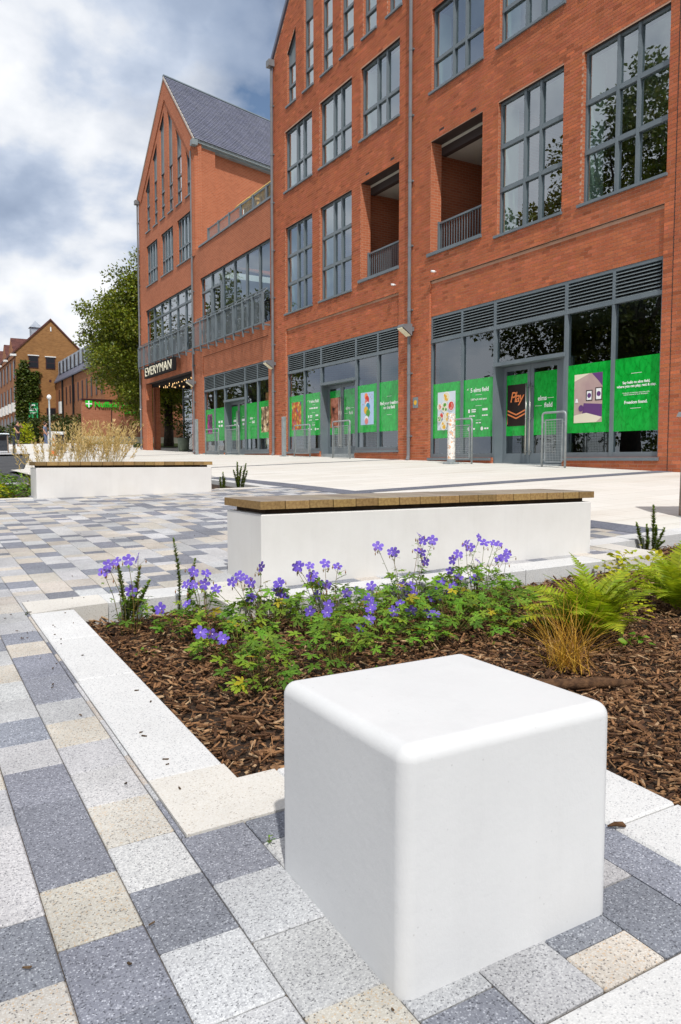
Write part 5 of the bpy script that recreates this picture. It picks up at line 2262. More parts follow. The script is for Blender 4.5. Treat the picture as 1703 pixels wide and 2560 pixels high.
def geranium(root, flowers, label, nleaf, rad, seed):
    rg = random.Random(seed)
    x0, y0 = root
    z0 = bedz(x0, y0)
    t = empty('geranium', (x0, y0, z0), 0, label, 'flower', 'violet geraniums in the near bed')
    O = Vector((x0, y0, z0))
    st = MB(smooth=True)
    mats, tints = [], []
    singles = []
    big = 24 if not flowers else 20
    nleaf = int(nleaf * 1.05)
    rad *= 1.08
    for i in range(nleaf):
        a = rg.uniform(0, 6.283)
        r = rad * math.sqrt(rg.random())
        h = (.06 + .18 * (1 - (r / rad) ** 2) * rg.uniform(.5, 1.15)) * (1.0 if rad > .16 else .8)
        p = Vector((r * math.cos(a), r * math.sin(a), h))
        d = Vector((math.cos(a) + rg.gauss(0, .5), math.sin(a) + rg.gauss(0, .5), rg.uniform(-.35, .25)))
        up = Vector((rg.gauss(0, .35) - .1, rg.gauss(0, .35) - .2, 1))
        s = rg.uniform(.030, .058)
        M = xf(p, d, up, s)
        if i < big:
            singles.append((M, rg.randrange(5)))
        else:
            mats.append(np.array(M))
            q = rg.uniform(.55, 1.5)
            if rg.random() < .06: tints.append((q * 2.6, q * 1.1, q * .7))
            else: tints.append((q * rg.uniform(.85, 1.25), q, q * .8))
        if i % 2 == 0:
            st.col = (rg.uniform(.7, 1.4), rg.uniform(.7, 1.1), .8)
            st.tube([(p.x * .15, p.y * .15, 0), (p.x * .6, p.y * .6, h * .75), p], [.0016, .0013, .001], 3, cap=False)
    # lower tangle of small leaves
    for i in range(nleaf):
        a = rg.uniform(0, 6.283)
        r = rad * 1.05 * math.sqrt(rg.random())
        p = Vector((r * math.cos(a), r * math.sin(a), rg.uniform(.015, .11)))
        mats.append(np.array(xf(p, (rg.gauss(0, 1), rg.gauss(0, 1), rg.uniform(-.3, .3)), (rg.gauss(0, .5), rg.gauss(0, .5), 1), rg.uniform(.012, .026))))
        q = rg.uniform(.4, 1.2)
        tints.append((q * rg.uniform(.9, 1.6), q, q * .7))
    V, F = inst(PALM[0], PALM[1], np.array(mats))
    link('foliage', fast_mesh('foliage', V, F, M_GER, np.repeat(np.array(tints), len(PALM[1]), axis=0)), t)['kind'] = 'stuff'
    for M, k in singles:
        o = link('leaf', LEAFM[k], t)
        o.matrix_local = M
    fm, ft = [], []
    flowers = list(flowers) + [(f[0] + rg.uniform(-.05, .05), f[1], f[2] + rg.uniform(-.07, .03)) for f in flowers if rg.random() < .5]
    for f in flowers:
        p = Vector(f) + Vector((rg.uniform(-.004, .004), rg.uniform(-.09, .09), 0)) - O
        foot = Vector((p.x * .35 + rg.uniform(-.03, .03), p.y * .35 + rg.uniform(-.05, .05), 0))
        midp = foot.lerp(p, .55) + Vector((rg.uniform(-.02, .02), rg.uniform(-.02, .02), .02))
        st.col = (rg.uniform(.7, 1.5), rg.uniform(.8, 1.1), .8)
        st.tube([foot, midp, p - Vector((0, 0, .012)), p], [.0022, .0017, .0013, .001], 4, cap=False)
        face = Vector((-.35 + rg.gauss(0, .45), -.75 + rg.gauss(0, .4), .45 + rg.gauss(0, .35)))
        M = xf(p, Vector((rg.gauss(0, 1), rg.gauss(0, 1), rg.gauss(0, .5))), face, rg.uniform(.021, .027))
        z = face.normalized()
        x = z.orthogonal().normalized()
        y = z.cross(x)
        s = rg.uniform(.026, .034)
        M = Matrix(((x.x * s, y.x * s, z.x * s, p.x), (x.y * s, y.y * s, z.y * s, p.y), (x.z * s, y.z * s, z.z * s, p.z), (0, 0, 0, 1)))
        o = link('flower', FLOW[rg.randrange(4)], t)
        o.matrix_local = M
        # side shoots: little leaves and nodding buds under the bloom
        for j in range(rg.randint(4, 8)):
            u = rg.uniform(.35, .97)
            q = foot.lerp(p, u) + Vector((rg.gauss(0, .016), rg.gauss(0, .016), rg.gauss(0, .01)))
            fm.append(np.array(xf(q, (rg.gauss(0, 1), rg.gauss(0, 1), rg.gauss(0, .4)), (rg.gauss(0, .4), rg.gauss(0, .4), 1), rg.uniform(.009, .020))))
            k = rg.uniform(.7, 1.5)
            ft.append((k * 1.2, k, k * .8))
        for j in range(rg.randint(1, 3)):
            q = p + Vector((rg.gauss(0, .022), rg.gauss(0, .022), rg.uniform(-.05, .012)))
            st.tube([p.lerp(foot, .12), q + Vector((0, 0, .01)), q], [.001, .0009, .0008], 3, cap=False)
            st.col = (1.6, .8, .9)
            st.tube([q + Vector((0, 0, .004)), q - Vector((0, 0, .004)), q - Vector((0, 0, .014))], [.0015, .0038, .001], 5)
    if fm:
        V, F = inst(PALM[0], PALM[1], np.array(fm))
        link('stalk_leaves', fast_mesh('stalk_leaves', V, F, M_GER, np.repeat(np.array(ft), len(PALM[1]), axis=0)), t)['kind'] = 'stuff'
    link('stems', st.mesh('stems', M_STEM), t)['kind'] = 'stuff'


for i, (r, f, lab, n, rad) in enumerate(GER):
    geranium(r, f, lab, n, rad, 100 + i)


# ------------------------------------------------------------------ upright shrubs
def upright_shrub(root, tips, label, group, leaf=.016, dens=260, seed=1, m=None):
    rg = random.Random(seed)
    x0, y0 = root
    O = Vector((x0, y0, bedz(x0, y0)))
    t = empty('upright_shrub', O, 0, label, 'shrub', group)
    mats, tints = [], []
    for f in tips:
        tip = Vector(f) - O
        foot = Vector((tip.x * .3, rg.uniform(-.03, .03), 0))
        b = MB(smooth=True)
        bend = Vector((rg.uniform(-.015, .015), rg.uniform(-.015, .015), 0))
        path = [foot.lerp(tip, u) + bend * math.sin(u * 3.14) for u in (0, .25, .5, .75, 1)]
        b.tube(path, [.004, .0035, .003, .0025, .001], 5)
        b.build('stem', M_STEM, t)
        ln = (tip - foot).length
        n = int(dens * ln)
        for k in range(n):
            u = .10 + .90 * (k + rg.random()) / n
            p = foot.lerp(tip, u) + bend * math.sin(u * 3.14)
            a = k * 2.4 + rg.uniform(-.4, .4)
            d = Vector((math.cos(a), math.sin(a), rg.uniform(.3, 1.1) + (1.4 if u > .93 else 0)))
            s = leaf * rg.uniform(.75, 1.25) * (1.0 - .35 * max(0, u - .75) / .25) * (.7 + .6 * min(1, u * 2.5))
            mats.append(np.array(xf(p, d, (-math.cos(a) * .3, -math.sin(a) * .3, 1), s)))
            q = rg.uniform(.6, 1.25) * (1 + .5 * (u > .9))
            tints.append((q * rg.uniform(.9, 1.3), q, q))
    V, F = inst(OVAL[0], OVAL[1], np.array(mats))
    link('leaves', fast_mesh('leaves', V, F, m or M_SHRUB, np.repeat(np.array(tints), len(OVAL[1]), axis=0)), t)['kind'] = 'stuff'


SG = 'small upright shrubs in the beds'
upright_shrub((1.075, 4.2), [(1.037, 4.2, -0.58), (1.082, 4.1, -0.70), (1.16, 4.2, -0.60), (1.19, 4.12, -0.67), (1.06, 4.16, -.76)], 'bushy upright shrub behind the leftmost geranium in the corner of the bed', SG, .019, 330, 1)
upright_shrub((1.40, 4.17), [(1.318, 4.1, -0.438), (1.445, 4.1, -0.56), (1.414, 4.06, -0.63)], 'tallest thin shrub stem rising between the geraniums on the left', SG, .016, 260, 2)
upright_shrub((5.72, 4.40), [(5.748, 4.40, -0.405), (5.53, 4.40, -0.553), (5.88, 4.38, -0.615), (5.66, 4.40, -0.575), (5.70, 4.33, -0.58), (5.82, 4.33, -.72), (5.6, 4.33, -.70)], 'upright shrub at the right end of the bench', SG, .022, 330, 3)
upright_shrub((4.97, 11.85), [(4.90, 11.8, -0.057), (4.975, 11.8, -0.13), (5.06, 11.8, -0.079), (4.85, 11.85, -0.185), (5.08, 11.8, -.2)], 'dark upright shrub right of the farther bench', SG, .03, 260, 4)
upright_shrub((4.64, 11.78), [(4.64, 11.78, -0.225), (4.60, 11.8, -0.30), (4.68, 11.8, -0.31)], 'smaller upright shrub close to the end of the farther bench', SG, .028, 260, 5)


# ------------------------------------------------------------------ ferns
def frond_mesh(k):
    rf = random.Random(k)
    b = MB()
    n = 24
    rise, droop = rf.uniform(.75, .95), rf.uniform(.45, .75)
    prev = None
    pth = []
    for i in range(n + 1):
        u = i / n
        pth.append(Vector((u, .03 * math.sin(u * 3), rise * u - droop * u * u)))
    b.col = (.9, .8, .6)
    b.tube(pth[::3], [.008 * (1 - .8 * i / 10) for i in range(len(pth[::3]))], 3, cap=False)
    for i in range(3, n):
        u = i / n
        w = .25 * (math.sin(math.pi * min(1, (u * .93 + .10) ** .75)) ** 1.0) + .015
        p = pth[i]
        d = (pth[i + 1] - pth[i - 1]).normalized()
        for s in (-1, 1):
            q = rf.uniform(.7, 1.3)
            b.col = (q * rf.uniform(.9, 1.25), q, q * .8)
            side = Vector((0, s, 0))
            ax = (side + d * .45 + Vector((0, 0, rf.uniform(-.25, .05)))).normalized()
            hw = .0165
            tip = p + ax * w
            m1 = p + ax * w * .45
            nrm = d
            b.face([p - nrm * hw, m1 - nrm * hw * 1.05, tip, m1 + nrm * hw * 1.05, p + nrm * hw])
    return b.mesh('frond', M_FERN)


FROND = [frond_mesh(k) for k in range(4)]


def fern(x, y, n, l0, l1, label, seed):
    rg = random.Random(seed)
    t = empty('fern', (x, y, bedz(x, y)), 0, label, 'fern', 'yellow green ferns in the near bed')
    for i in range(n):
        a = 2 * math.pi * i / n + rg.uniform(-.25, .25)
        s = rg.uniform(l0, l1)
        pitch = rg.uniform(-1.05, -.05)
        o = link('frond', FROND[rg.randrange(4)], t, loc=(.02 * math.cos(a), .02 * math.sin(a), .01), rot=(rg.uniform(-.3, .3), pitch, a), scale=(s, s, s))


fern(3.14, 2.76, 42, .30, .48, 'large yellow green fern right of the cube seat', 1)
fern(4.08, 2.92, 36, .30, .48, 'yellow green fern at the right edge of the picture', 2)


def leafy(name, x, y, r, h, n, m, label, cat, group, s0, s1, seed, shape=OVAL, zfun=bedz, flat=.4):
    rg = random.Random(seed)
    O = Vector((x, y, zfun(x, y)))
    t = empty(name, O, 0, label, cat, group)
    mats, tints = [], []
    st = MB(smooth=True)
    for i in range(n):
        a = rg.uniform(0, 6.283)
        q = rg.random() ** .5
        u = rg.random()
        rr = r * q * (1 - .45 * u * u)
        p = Vector((rr * math.cos(a), rr * math.sin(a), h * (.08 + .92 * u * (1 - .35 * q))))
        d = Vector((math.cos(a) + rg.gauss(0, .6), math.sin(a) + rg.gauss(0, .6), rg.uniform(-.3, .7)))
        mats.append(np.array(xf(p, d, (rg.gauss(0, flat), rg.gauss(0, flat), 1), rg.uniform(s0, s1))))
        k = rg.uniform(.5, 1.4)
        tints.append((k * rg.uniform(.85, 1.3), k, k * rg.uniform(.6, 1)))
        if i % 9 == 0:
            st.tube([(p.x * .2, p.y * .2, 0), p], [.004 * h, .002], 3, cap=False)
    V, F = inst(shape[0], shape[1], np.array(mats))
    link('foliage', fast_mesh('foliage', V, F, m, np.repeat(np.array(tints), len(shape[1]), axis=0)), t)['kind'] = 'stuff'
    st.build('stems', M_STEM, t)['kind'] = 'stuff'
    return t


leafy('lime_plant', 4.62, 3.62, .36, .26, 190, M_LIME, 'lime yellow broad-leaved plant beside the upright shrub', 'plant', 'low lime plants', .03, .06, 31)
leafy('lime_plant', 3.72, 3.05, .2, .17, 80, M_LIME, 'small lime yellow plant between the two ferns', 'plant', 'low lime plants', .02, .045, 32)
leafy('seedling', 1.02, 3.55, .07, .06, 14, M_GER, 'tiny green seedling near the left kerb', 'plant', 'seedlings on the mulch', .012, .022, 33)
leafy('seedling', 1.12, 2.06, .02, .03, 5, M_LIME, 'tiny lime seedling near the corner of the bed by the cube', 'plant', 'seedlings on the mulch', .008, .014, 34)
leafy('seedling', 3.18, 2.52, .10, .09, 20, M_GER, 'small green seedling at the foot of the large fern', 'plant', 'seedlings on the mulch', .03, .05, 35)
leafy('paving_weed', .752, 1.62, .014, .025, 9, M_GER, 'little green weed in a paving joint beside the cube', 'weed', None, .006, .012, 36, zfun=zg)
leafy('paving_weed', .578, 4.26, .02, .012, 12, M_DARKLF, 'flat dark moss weed by the far kerb corner', 'weed', None, .006, .012, 37, zfun=zg)

# brown pod lying on the kerb right of the cube
t = MB(smooth=True)
t.tube([(1.520, 1.272, 0), (1.535, 1.262, .006), (1.548, 1.250, .007), (1.553, 1.243, .003)], [.002, .006, .007, .003], 7)
for i, v in enumerate(t.v): t.v[i] = (v[0], v[1], v[2] + zg(1.54, 1.26) + .008)
tag(t.build('seed_pod', M_CHIPD), 'small brown pod lying on the kerb right of the cube', 'pod')


# ------------------------------------------------------------------ grasses
def blade_set(b, rg, foot, tip, w, col, bow=.25, n=5):
    foot, tip = Vector(foot), Vector(tip)
    ctrl = foot.lerp(tip, .5) + Vector((0, 0, (tip - foot).length * bow))
    side = Vector((rg.gauss(0, 1), rg.gauss(0, 1), 0)).normalized()
    b.col = col
    pr = None
    for i in range(n + 1):
        u = i / n
        p = foot * (1 - u) ** 2 + ctrl * 2 * u * (1 - u) + tip * u * u
        ww = side * w * (1 - u * .92)
        if pr is not None:
            b.face([pr[0], p - ww, p + ww, pr[1]])
        pr = (p - ww, p + ww)


def grass_tuft(x, y, n, h, label, cat, seed, lean=(0, 0), spread=.25, m=None, m2=None, group=None, stalks=0, sh=1.0, w=.0022, zfun=bedz):
    rg = random.Random(seed)
    t = empty('grass_tuft', (x, y, zfun(x, y)), 0, label, cat, group)
    b = MB()
    for i in range(n):
        a = rg.uniform(0, 6.283)
        r = rg.random() ** .6 * spread
        hh = h * rg.uniform(.5, 1.1) * (1 - .45 * (r / spread) ** 2)
        tip = (r * math.cos(a) + lean[0] * hh, r * math.sin(a) + lean[1] * hh, hh)
        q = rg.uniform(.55, 1.35)
        blade_set(b, rg, (rg.gauss(0, .022 + .06 * spread), rg.gauss(0, .022 + .06 * spread), 0), tip, w * rg.uniform(.7, 1.4), (q, q * rg.uniform(.85, 1.1), q * .9), rg.uniform(.05, .3))
    link('blades', b.mesh('blades', m or M_GOLD), t)['kind'] = 'stuff'
    if stalks:
        b = MB()
        for i in range(stalks):
            a = rg.uniform(0, 6.283)
            r = rg.random() ** .5 * spread * 1.25
            hh = sh * rg.uniform(.72, 1.08)
            tip = Vector((r * math.cos(a) + lean[0] * hh + rg.gauss(0, .05), r * math.sin(a) + lean[1] * hh, hh))
            foot = Vector((rg.gauss(0, .08), rg.gauss(0, .08), 0))
            q = rg.uniform(.7, 1.25)
            blade_set(b, rg, foot, tip, .005, (q, q, q), .12, 5)
            # open feathery head
            dirn = (tip - foot).normalized()
            for j in range(34):
                u = rg.uniform(.62, 1.02)
                p = foot.lerp(tip, u) + Vector((0, 0, .12 * (1 - u) * (tip - foot).length))
                d = (dirn * 1.3 + Vector((rg.gauss(0, .6), rg.gauss(0, .6), rg.uniform(-.6, .3)))).normalized()
                ln = rg.uniform(.03, .085)
                s = d.cross(Vector((rg.gauss(0, 1), rg.gauss(0, 1), rg.gauss(0, 1)))).normalized() * rg.uniform(.003, .006)
                q = rg.uniform(.7, 1.35)
                b.col = (q, q * .97, q * .9)
                b.face([p, p + d * ln * .6 - s, p + d * ln, p + d * ln * .6 + s])
        link('seed_heads', b.mesh('seed_heads', m2 or M_STRAWG), t)['kind'] = 'stuff'
    return t


grass_tuft(2.64, 2.44, 170, .40, 'small tuft of golden orange grass behind the brown stick', 'grass', 1, lean=(-.22, .05), spread=.36, w=.0020)
GG = 'tall straw coloured grasses behind the farther bench'
k = 0
for (x, y, lab) in ((1.86, 12.0, 'straw grass clump at the left end of the farther bench'), (2.08, 12.7, 'second straw grass clump from the left behind the farther bench'), (2.40, 12.5, 'third straw grass clump from the left behind the farther bench'),
                    (2.66, 12.95, 'fourth straw grass clump from the left behind the farther bench'), (2.92, 12.5, 'fifth straw grass clump from the left behind the farther bench'),
                    (3.12, 12.95, 'rightmost straw grass clump behind the farther bench')):
    k += 1
    grass_tuft(x, y, 210 if k != 7 else 50, .60, lab, 'grass', 40 + k, lean=(.12 if k > 2 else -.05, 0), spread=.34, m=M_GRASSG, group=GG, stalks=(10, 26, 40, 44, 44, 36)[k - 1], sh=1.10 if k > 2 else .9, w=.007)
for i in range(3):
    leafy('seedling', 3.75 + .14 * i, 12.1, .03, .42, 14, M_DARKLF, ('left one', 'middle one', 'right one')[i] + ' of three thin dark shoots poking up behind the farther bench', 'plant', 'dark shoots behind the farther bench', .02, .04, 50 + i)

LP = 'leafy plants left of the farther bench'
leafy('leafy_plant', 1.18, 11.75, .30, .34, 230, M_LIME, 'lime green plant at the left edge low in front', 'plant', LP, .04, .08, 61)
leafy('leafy_plant', 1.52, 11.75, .24, .30, 160, M_GER, 'brownish green plant against the end of the farther bench', 'plant', LP, .03, .06, 62)
leafy('leafy_plant', 1.25, 12.5, .35, .46, 260, M_GER, 'mid green bush behind the lime plant at the left edge', 'plant', LP, .03, .07, 63)
leafy('leafy_plant', 1.62, 12.45, .28, .42, 200, M_GER, 'mid green bush behind the end of the farther bench', 'plant', LP, .03, .06, 64)
leafy('leafy_plant', 1.38, 13.4, .45, .46, 260, M_SHRUB, 'darker green bush farther back at the left edge', 'plant', LP, .03, .07, 65)
leafy('leafy_plant', .72, 12.1, .4, .45, 240, M_GER, 'green bush just past the left edge', 'plant', LP, .03, .07, 66)


# crumbs of bark and twigs blown on to the kerbs and pavers
def crumbs():
    rc = random.Random(77)
    b = MB()
    spots = [(rc.uniform(.45, .85), rc.uniform(1.9, 4.3)) for _ in range(34)] + [(rc.uniform(.0, .6), rc.uniform(1.2, 4.0)) for _ in range(7)] + [(rc.uniform(.7, 1.8), rc.uniform(.95, 1.95)) for _ in range(6)] + [(rc.uniform(.6, 5), rc.uniform(4.4, 9)) for _ in range(60)]
    for x, y in spots:
        if .73 < x < 1.27 and 1.04 < y < 1.55: continue
        if in_bed1(x, y): continue
        l, w = rc.uniform(.003, .010), rc.uniform(.001, .003)
        q = rc.uniform(.5, 1.6)
        b.col = (q * .8, q, q * 1.15)
        M = Matrix.Translation((x, y, zg(x, y) + .0055)) @ Euler((0, 0, rc.uniform(0, 6.3))).to_matrix().to_4x4()
        b.prism([M @ Vector((-l, -w, 0)), M @ Vector((l * .8, -w * .6, 0)), M @ Vector((l, w * .5, 0)), M @ Vector((-l * .7, w, 0))], (0, 0, .003))
    tag(b.build('bark_crumbs', M_CHIPD), 'brown crumbs of bark scattered over kerbs and pavers', 'debris', kind='stuff')


crumbs()
# ------------------------------------------------------------------ trees
QUAD = ([(0, -.5, 0), (.5, -.42, .06), (1.0, 0, 0), (.5, .42, .06), (0, .5, 0)], None)
LEAFT = ([(0, 0, 0), (.45, -.36, .05), (1, 0, -.04), (.45, .36, .05)], [(0, 1, 2), (0, 2, 3)])


def tree(name, x, y, h, rad, label, seed, nclump=150, per=110, leaf=.26, trunk=.32, zb=None, crown0=.28, m=None, group=None, fork=None):
    rg = random.Random(seed)
    rn = np.random.default_rng(seed)
    z0 = zg(x, y) - .1 if zb is None else zb
    t = empty(name, (x, y, z0), 0, label, 'tree', group)
    b = MB(smooth=True)
    hf = fork or h * .22
    b.tube([(0, 0, 0), (.03 * h * .1, .02, hf * .5), (0, 0, hf)], [trunk * 1.25, trunk, trunk * .92], 10)
    tips = []
    nl = 9
    cz = h * (crown0 + 1) / 2
    ch = h * (1 - crown0) / 2
    for i in range(nl):
        a = 2 * math.pi * i / nl + rg.uniform(-.3, .3)
        el = rg.uniform(.25, 1.3)
        r = rad * rg.uniform(.45, .8) * math.cos(el) + .2
        e = Vector((r * math.cos(a), r * math.sin(a), hf + (h * .9 - hf) * (.35 + .6 * math.sin(el))))
        mid = Vector((e.x * .45, e.y * .45, hf + (e.z - hf) * .55))
        b.tube([(0, 0, hf - .15), mid * .5 + Vector((0, 0, hf * .5)), mid, e], [trunk * .62, trunk * .45, trunk * .3, .04], 7)
        tips.append((mid, e))
    b.build('trunk', M_BARK, t)
    # leaf clumps fill the crown's shell and some of its inside
    V, F, T = [], [], []
    mats, tints = [], []
    for c in range(nclump):
        a = rg.uniform(0, 6.283)
        u = rg.uniform(-1, 1)
        q = rg.uniform(.45, 1.0) ** .6
        lump = 1 + .16 * math.sin(3 * a + seed) + .12 * math.sin(7 * a + 3 * u + seed) + rg.uniform(-.12, .10)
        w = math.sqrt(max(0, 1 - u * u)) * (1.08 if u < 0 else 1.08 - .30 * u)
        ce = np.array([rad * q * lump * w * math.cos(a), rad * q * lump * w * math.sin(a), cz + ch * q * u * lump * (.92 if u < 0 else 1)])
        cr = rad * rg.uniform(.11, .20)
        br = rg.uniform(.7, 1.25)
        n = int(per * rg.uniform(.6, 1.3))
        dirs = rn.normal(size=(n, 3))
        dirs /= np.linalg.norm(dirs, axis=1)[:, None]
        pos_ = ce + dirs * (cr * rn.uniform(.35, 1.05, size=(n, 1))) * np.array([1.15, 1.15, .8])
        d = dirs * .8 + rn.normal(size=(n, 3)) * .6
        d /= np.linalg.norm(d, axis=1)[:, None]
        up = np.concatenate([rn.normal(size=(n, 2)) * .5, np.ones((n, 1))], 1)
        yv = np.cross(up, d)
        yv /= np.linalg.norm(yv, axis=1)[:, None] + 1e-9
        zv = np.cross(d, yv)
        sc_ = (leaf * rn.uniform(.6, 1.25, size=n))[:, None]
        M = np.zeros((n, 4, 4))
        M[:, :3, 0], M[:, :3, 1], M[:, :3, 2], M[:, :3, 3] = d * sc_, yv * sc_, zv * sc_, pos_
        M[:, 3, 3] = 1
        mats.append(M)
        s_ = br * rn.uniform(.6, 1.35, size=n)
        tints.append(np.stack([s_ * rn.uniform(.85, 1.25, size=n), s_, s_ * rn.uniform(.6, 1.2, size=n)], 1))
    mats, tints = np.concatenate(mats), np.concatenate(tints)
    V, F = inst(LEAFT[0], LEAFT[1], np.array(mats))
    link('crown', fast_mesh('crown', V, F, m or M_TREELF, np.repeat(np.array(tints), 2, axis=0)), t)
    return t


tree('broadleaf_tree', 16.5, 52.0, 12.7, 5.1, 'large olive green tree at the far end of the brick buildings', 3, nclump=700, per=170, leaf=.19, trunk=.30, crown0=.13, fork=2.9)
M_MIRLF = leaf_mat('street_leaf', (.075, .10, .015), (.14, .165, .025), trans=.3)
OT = 'trees across the street mirrored in the windows'
tree('street_tree', -6.5, 26.5, 20, 5.0, 'tall dark tree across the street mirrored in the nearest shop windows', 5, nclump=330, per=110, leaf=.26, trunk=.45, m=M_MIRLF, group=OT, crown0=.03)
tree('street_tree', -9.5, 33.5, 17, 5.0, 'second dark tree across the street mirrored beside the tall one', 6, nclump=240, per=110, leaf=.26, trunk=.4, m=M_MIRLF, group=OT, crown0=.03)
tree('street_tree', -7.0, 74.0, 17, 6.0, 'tree down the street mirrored in the glazed balcony of the link', 7, nclump=140, per=80, leaf=.36, trunk=.4, m=M_MIRLF, group=OT, crown0=.12)
tree('street_tree', -9.0, 92.0, 20, 7.0, 'tree far down the street mirrored in the balcony over the archway', 8, nclump=140, per=80, leaf=.4, trunk=.4, m=M_MIRLF, group=OT, crown0=.12)

# ------------------------------------------------------------------ old brick offices on the left
M_TAN = brick_mat('tan_brick', (.30, .145, .048), (.22, .10, .032), (.26, .16, .085), .09, .27, 'xy')
M_RUST = brick_mat('rust_brick', (.36, .145, .062), (.28, .105, .042), (.30, .17, .10), .09, .27, 'xy')
M_PINKB = brick_mat('pink_brick', (.40, .155, .085), (.33, .115, .06), (.36, .20, .13), .09, .27, 'x')
M_TILE = mottled('roof_tile', (.065, .022, .020), (.12, .045, .035), 3, bmp=.6, bscale=14)
M_ZINC = mottled('zinc', (.26, .29, .34), (.36, .39, .44), 2, rough=.5)
M_REDFR = mat('oxblood_frame', (.045, .008, .010), .5)
M_WIN = mat('dark_window', (.012, .013, .018), .35, 0, .35)
M_CREAM = mottled('cream_render', (.52, .46, .34), (.62, .56, .43), 1.5)
M_WHITEP = mat('white_board', (.70, .70, .68), .6)


def office():
    t = empty('office_building', (11.1, 85, zg(11, 85)), 0, 'tan brick office with pointed gable and ivy at the far left', 'building')
    b = MB()
    x0, x1, Y = 11.1, 17.9, 85.0
    zt, za = 11.0, 14.4
    b.prism([(x0, Y, 0), (x1, Y, 0), (x1, Y, zt), ((x0 + x1) / 2 + .05, Y, za), (x0, Y, zt)], (0, .4, 0))
    part(b, 'gable_wall', M_TAN, t)
    b = MB()
    b.box(x0, x0 + .35, Y + .41, 118, 0, 10.86)
    part(b, 'wall', M_RUST, t)
    xm = (x0 + x1) / 2 + .05
    for xe in (x0 - .15, x1 + .15):
        b = MB()
        b.prism([(xm, Y - .12, za + .02), (xe, Y - .12, zt - .12), (xe, Y - .12, zt + .08), (xm, Y - .12, za + .22)], (0, 33, 0))
        part(b, 'roof', M_TILE, t)
    for k in range(6):
        yc = 87.9 + 5.6 * k
        b = MB()
        b.prism([(x0 - .1, yc - 2.7, 10.5), (x0 - .1, yc + 2.7, 10.5), (x0 - .1, yc - .0, 12.75)], (6, 0, 0))
        r = part(b, 'cross_roof', M_TILE, t)
        b = MB()
        b.prism([(x0 - .12, yc - 2.5, 10.5), (x0 - .12, yc + 2.5, 10.5), (x0 - .12, yc, 12.6)], (.02, 0, 0))
        part(b, 'gablet', M_RUST, r)
        b = MB()
        b.box(x0 - .5, x0 + .05, yc - 2.95, yc - 2.35, 10.55, 10.75)
        part(b, 'eaves_box', M_WHITEP, r)

    def win(xa, xb, za_, zb_, plane='y', lintel=True):
        f = MB()
        if plane == 'y':
            f.box(xa, xb, Y - .06, Y + .05, za_, zb_)
            w = part(f, 'window', M_REDFR, t)
            xm_, g = (xa + xb) / 2, .07
            for z0_, z1_ in ((za_ + g, (za_ + zb_) / 2 - .03), ((za_ + zb_) / 2 + .03, zb_ - g)):
                q = MB(); q.box(xa + g, xb - g, Y - .07, Y - .058, z0_, z1_)
                part(q, 'pane', M_WIN, w)
            if lintel:
                q = MB(); q.box(xa - .08, xb + .08, Y - .14, Y + .02, zb_ + .01, zb_ + .1)
                part(q, 'lintel', M_WHITEP, w)
        return t
    win(12.31, 13.26, 9.42, 10.65)
    win(13.98, 14.92, 9.40, 10.6)
    win(13.94, 14.86, 4.1, 5.35, lintel=False)
    for a, c in ((14.27, 14.5), (13.2, 13.4)):
        q = MB(); q.box(a, c, Y - .03, Y + .02, 8.05, 8.3)
        part(q, 'vent', M_REDFR, t)
    q = MB(); q.box(14.5, 14.62, Y - .05, Y, 13.3, 13.75)
    part(q, 'vent', M_WHITEP, t)
    for k in range(10):
        y = 86.4 + 2.8 * k
        for z0_, z1_, wd in ((8.35, 10.2, .5), (5.9, 7.6, .5)):
            q = MB(); q.box(x0 - .05, x0 + .02, y - wd, y + wd, z0_, z1_)
            w = part(q, 'window', M_REDFR, t)
            q = MB(); q.box(x0 - .06, x0 - .045, y - wd + .1, y + wd - .1, z0_ + .1, z1_ - .1)
            part(q, 'pane', M_WIN, w)
            if z0_ < 7:
                q = MB(); q.box(x0 - .35, x0 - .05, y - wd, y + wd, z0_ - 1.0, z0_ - .05)
                part(q, 'balcony_panel', M_WHITEP, w)
        q = MB()
        pts = [(x0 - .04, y - .95, 1.2), (x0 - .04, y + .95, 1.2), (x0 - .04, y + .95, 3.9)] + [(x0 - .04, y + .95 * math.cos(a), 3.9 + .75 * math.sin(a)) for a in (.5, 1.0, 1.57, 2.1, 2.6)] + [(x0 - .04, y - .95, 3.9)]
        q.prism(pts, (.06, 0, 0))
        part(q, 'arch', M_WIN, t)
    # roof cupola
    q = MB(); q.box(14.05, 15.15, 94.5, 95.6, 12.5, 15.1)
    cp = part(q, 'cupola', M_ZINC, t)
    q = MB()
    q.idx([(13.9, 94.35, 15.1), (15.3, 94.35, 15.1), (15.3, 95.75, 15.1), (13.9, 95.75, 15.1), (14.6, 95.05, 15.95)], [(0, 1, 4), (1, 2, 4), (2, 3, 4), (3, 0, 4), (3, 2, 1, 0)])
    part(q, 'cupola_roof', M_ZINC, cp)
    return t


office()


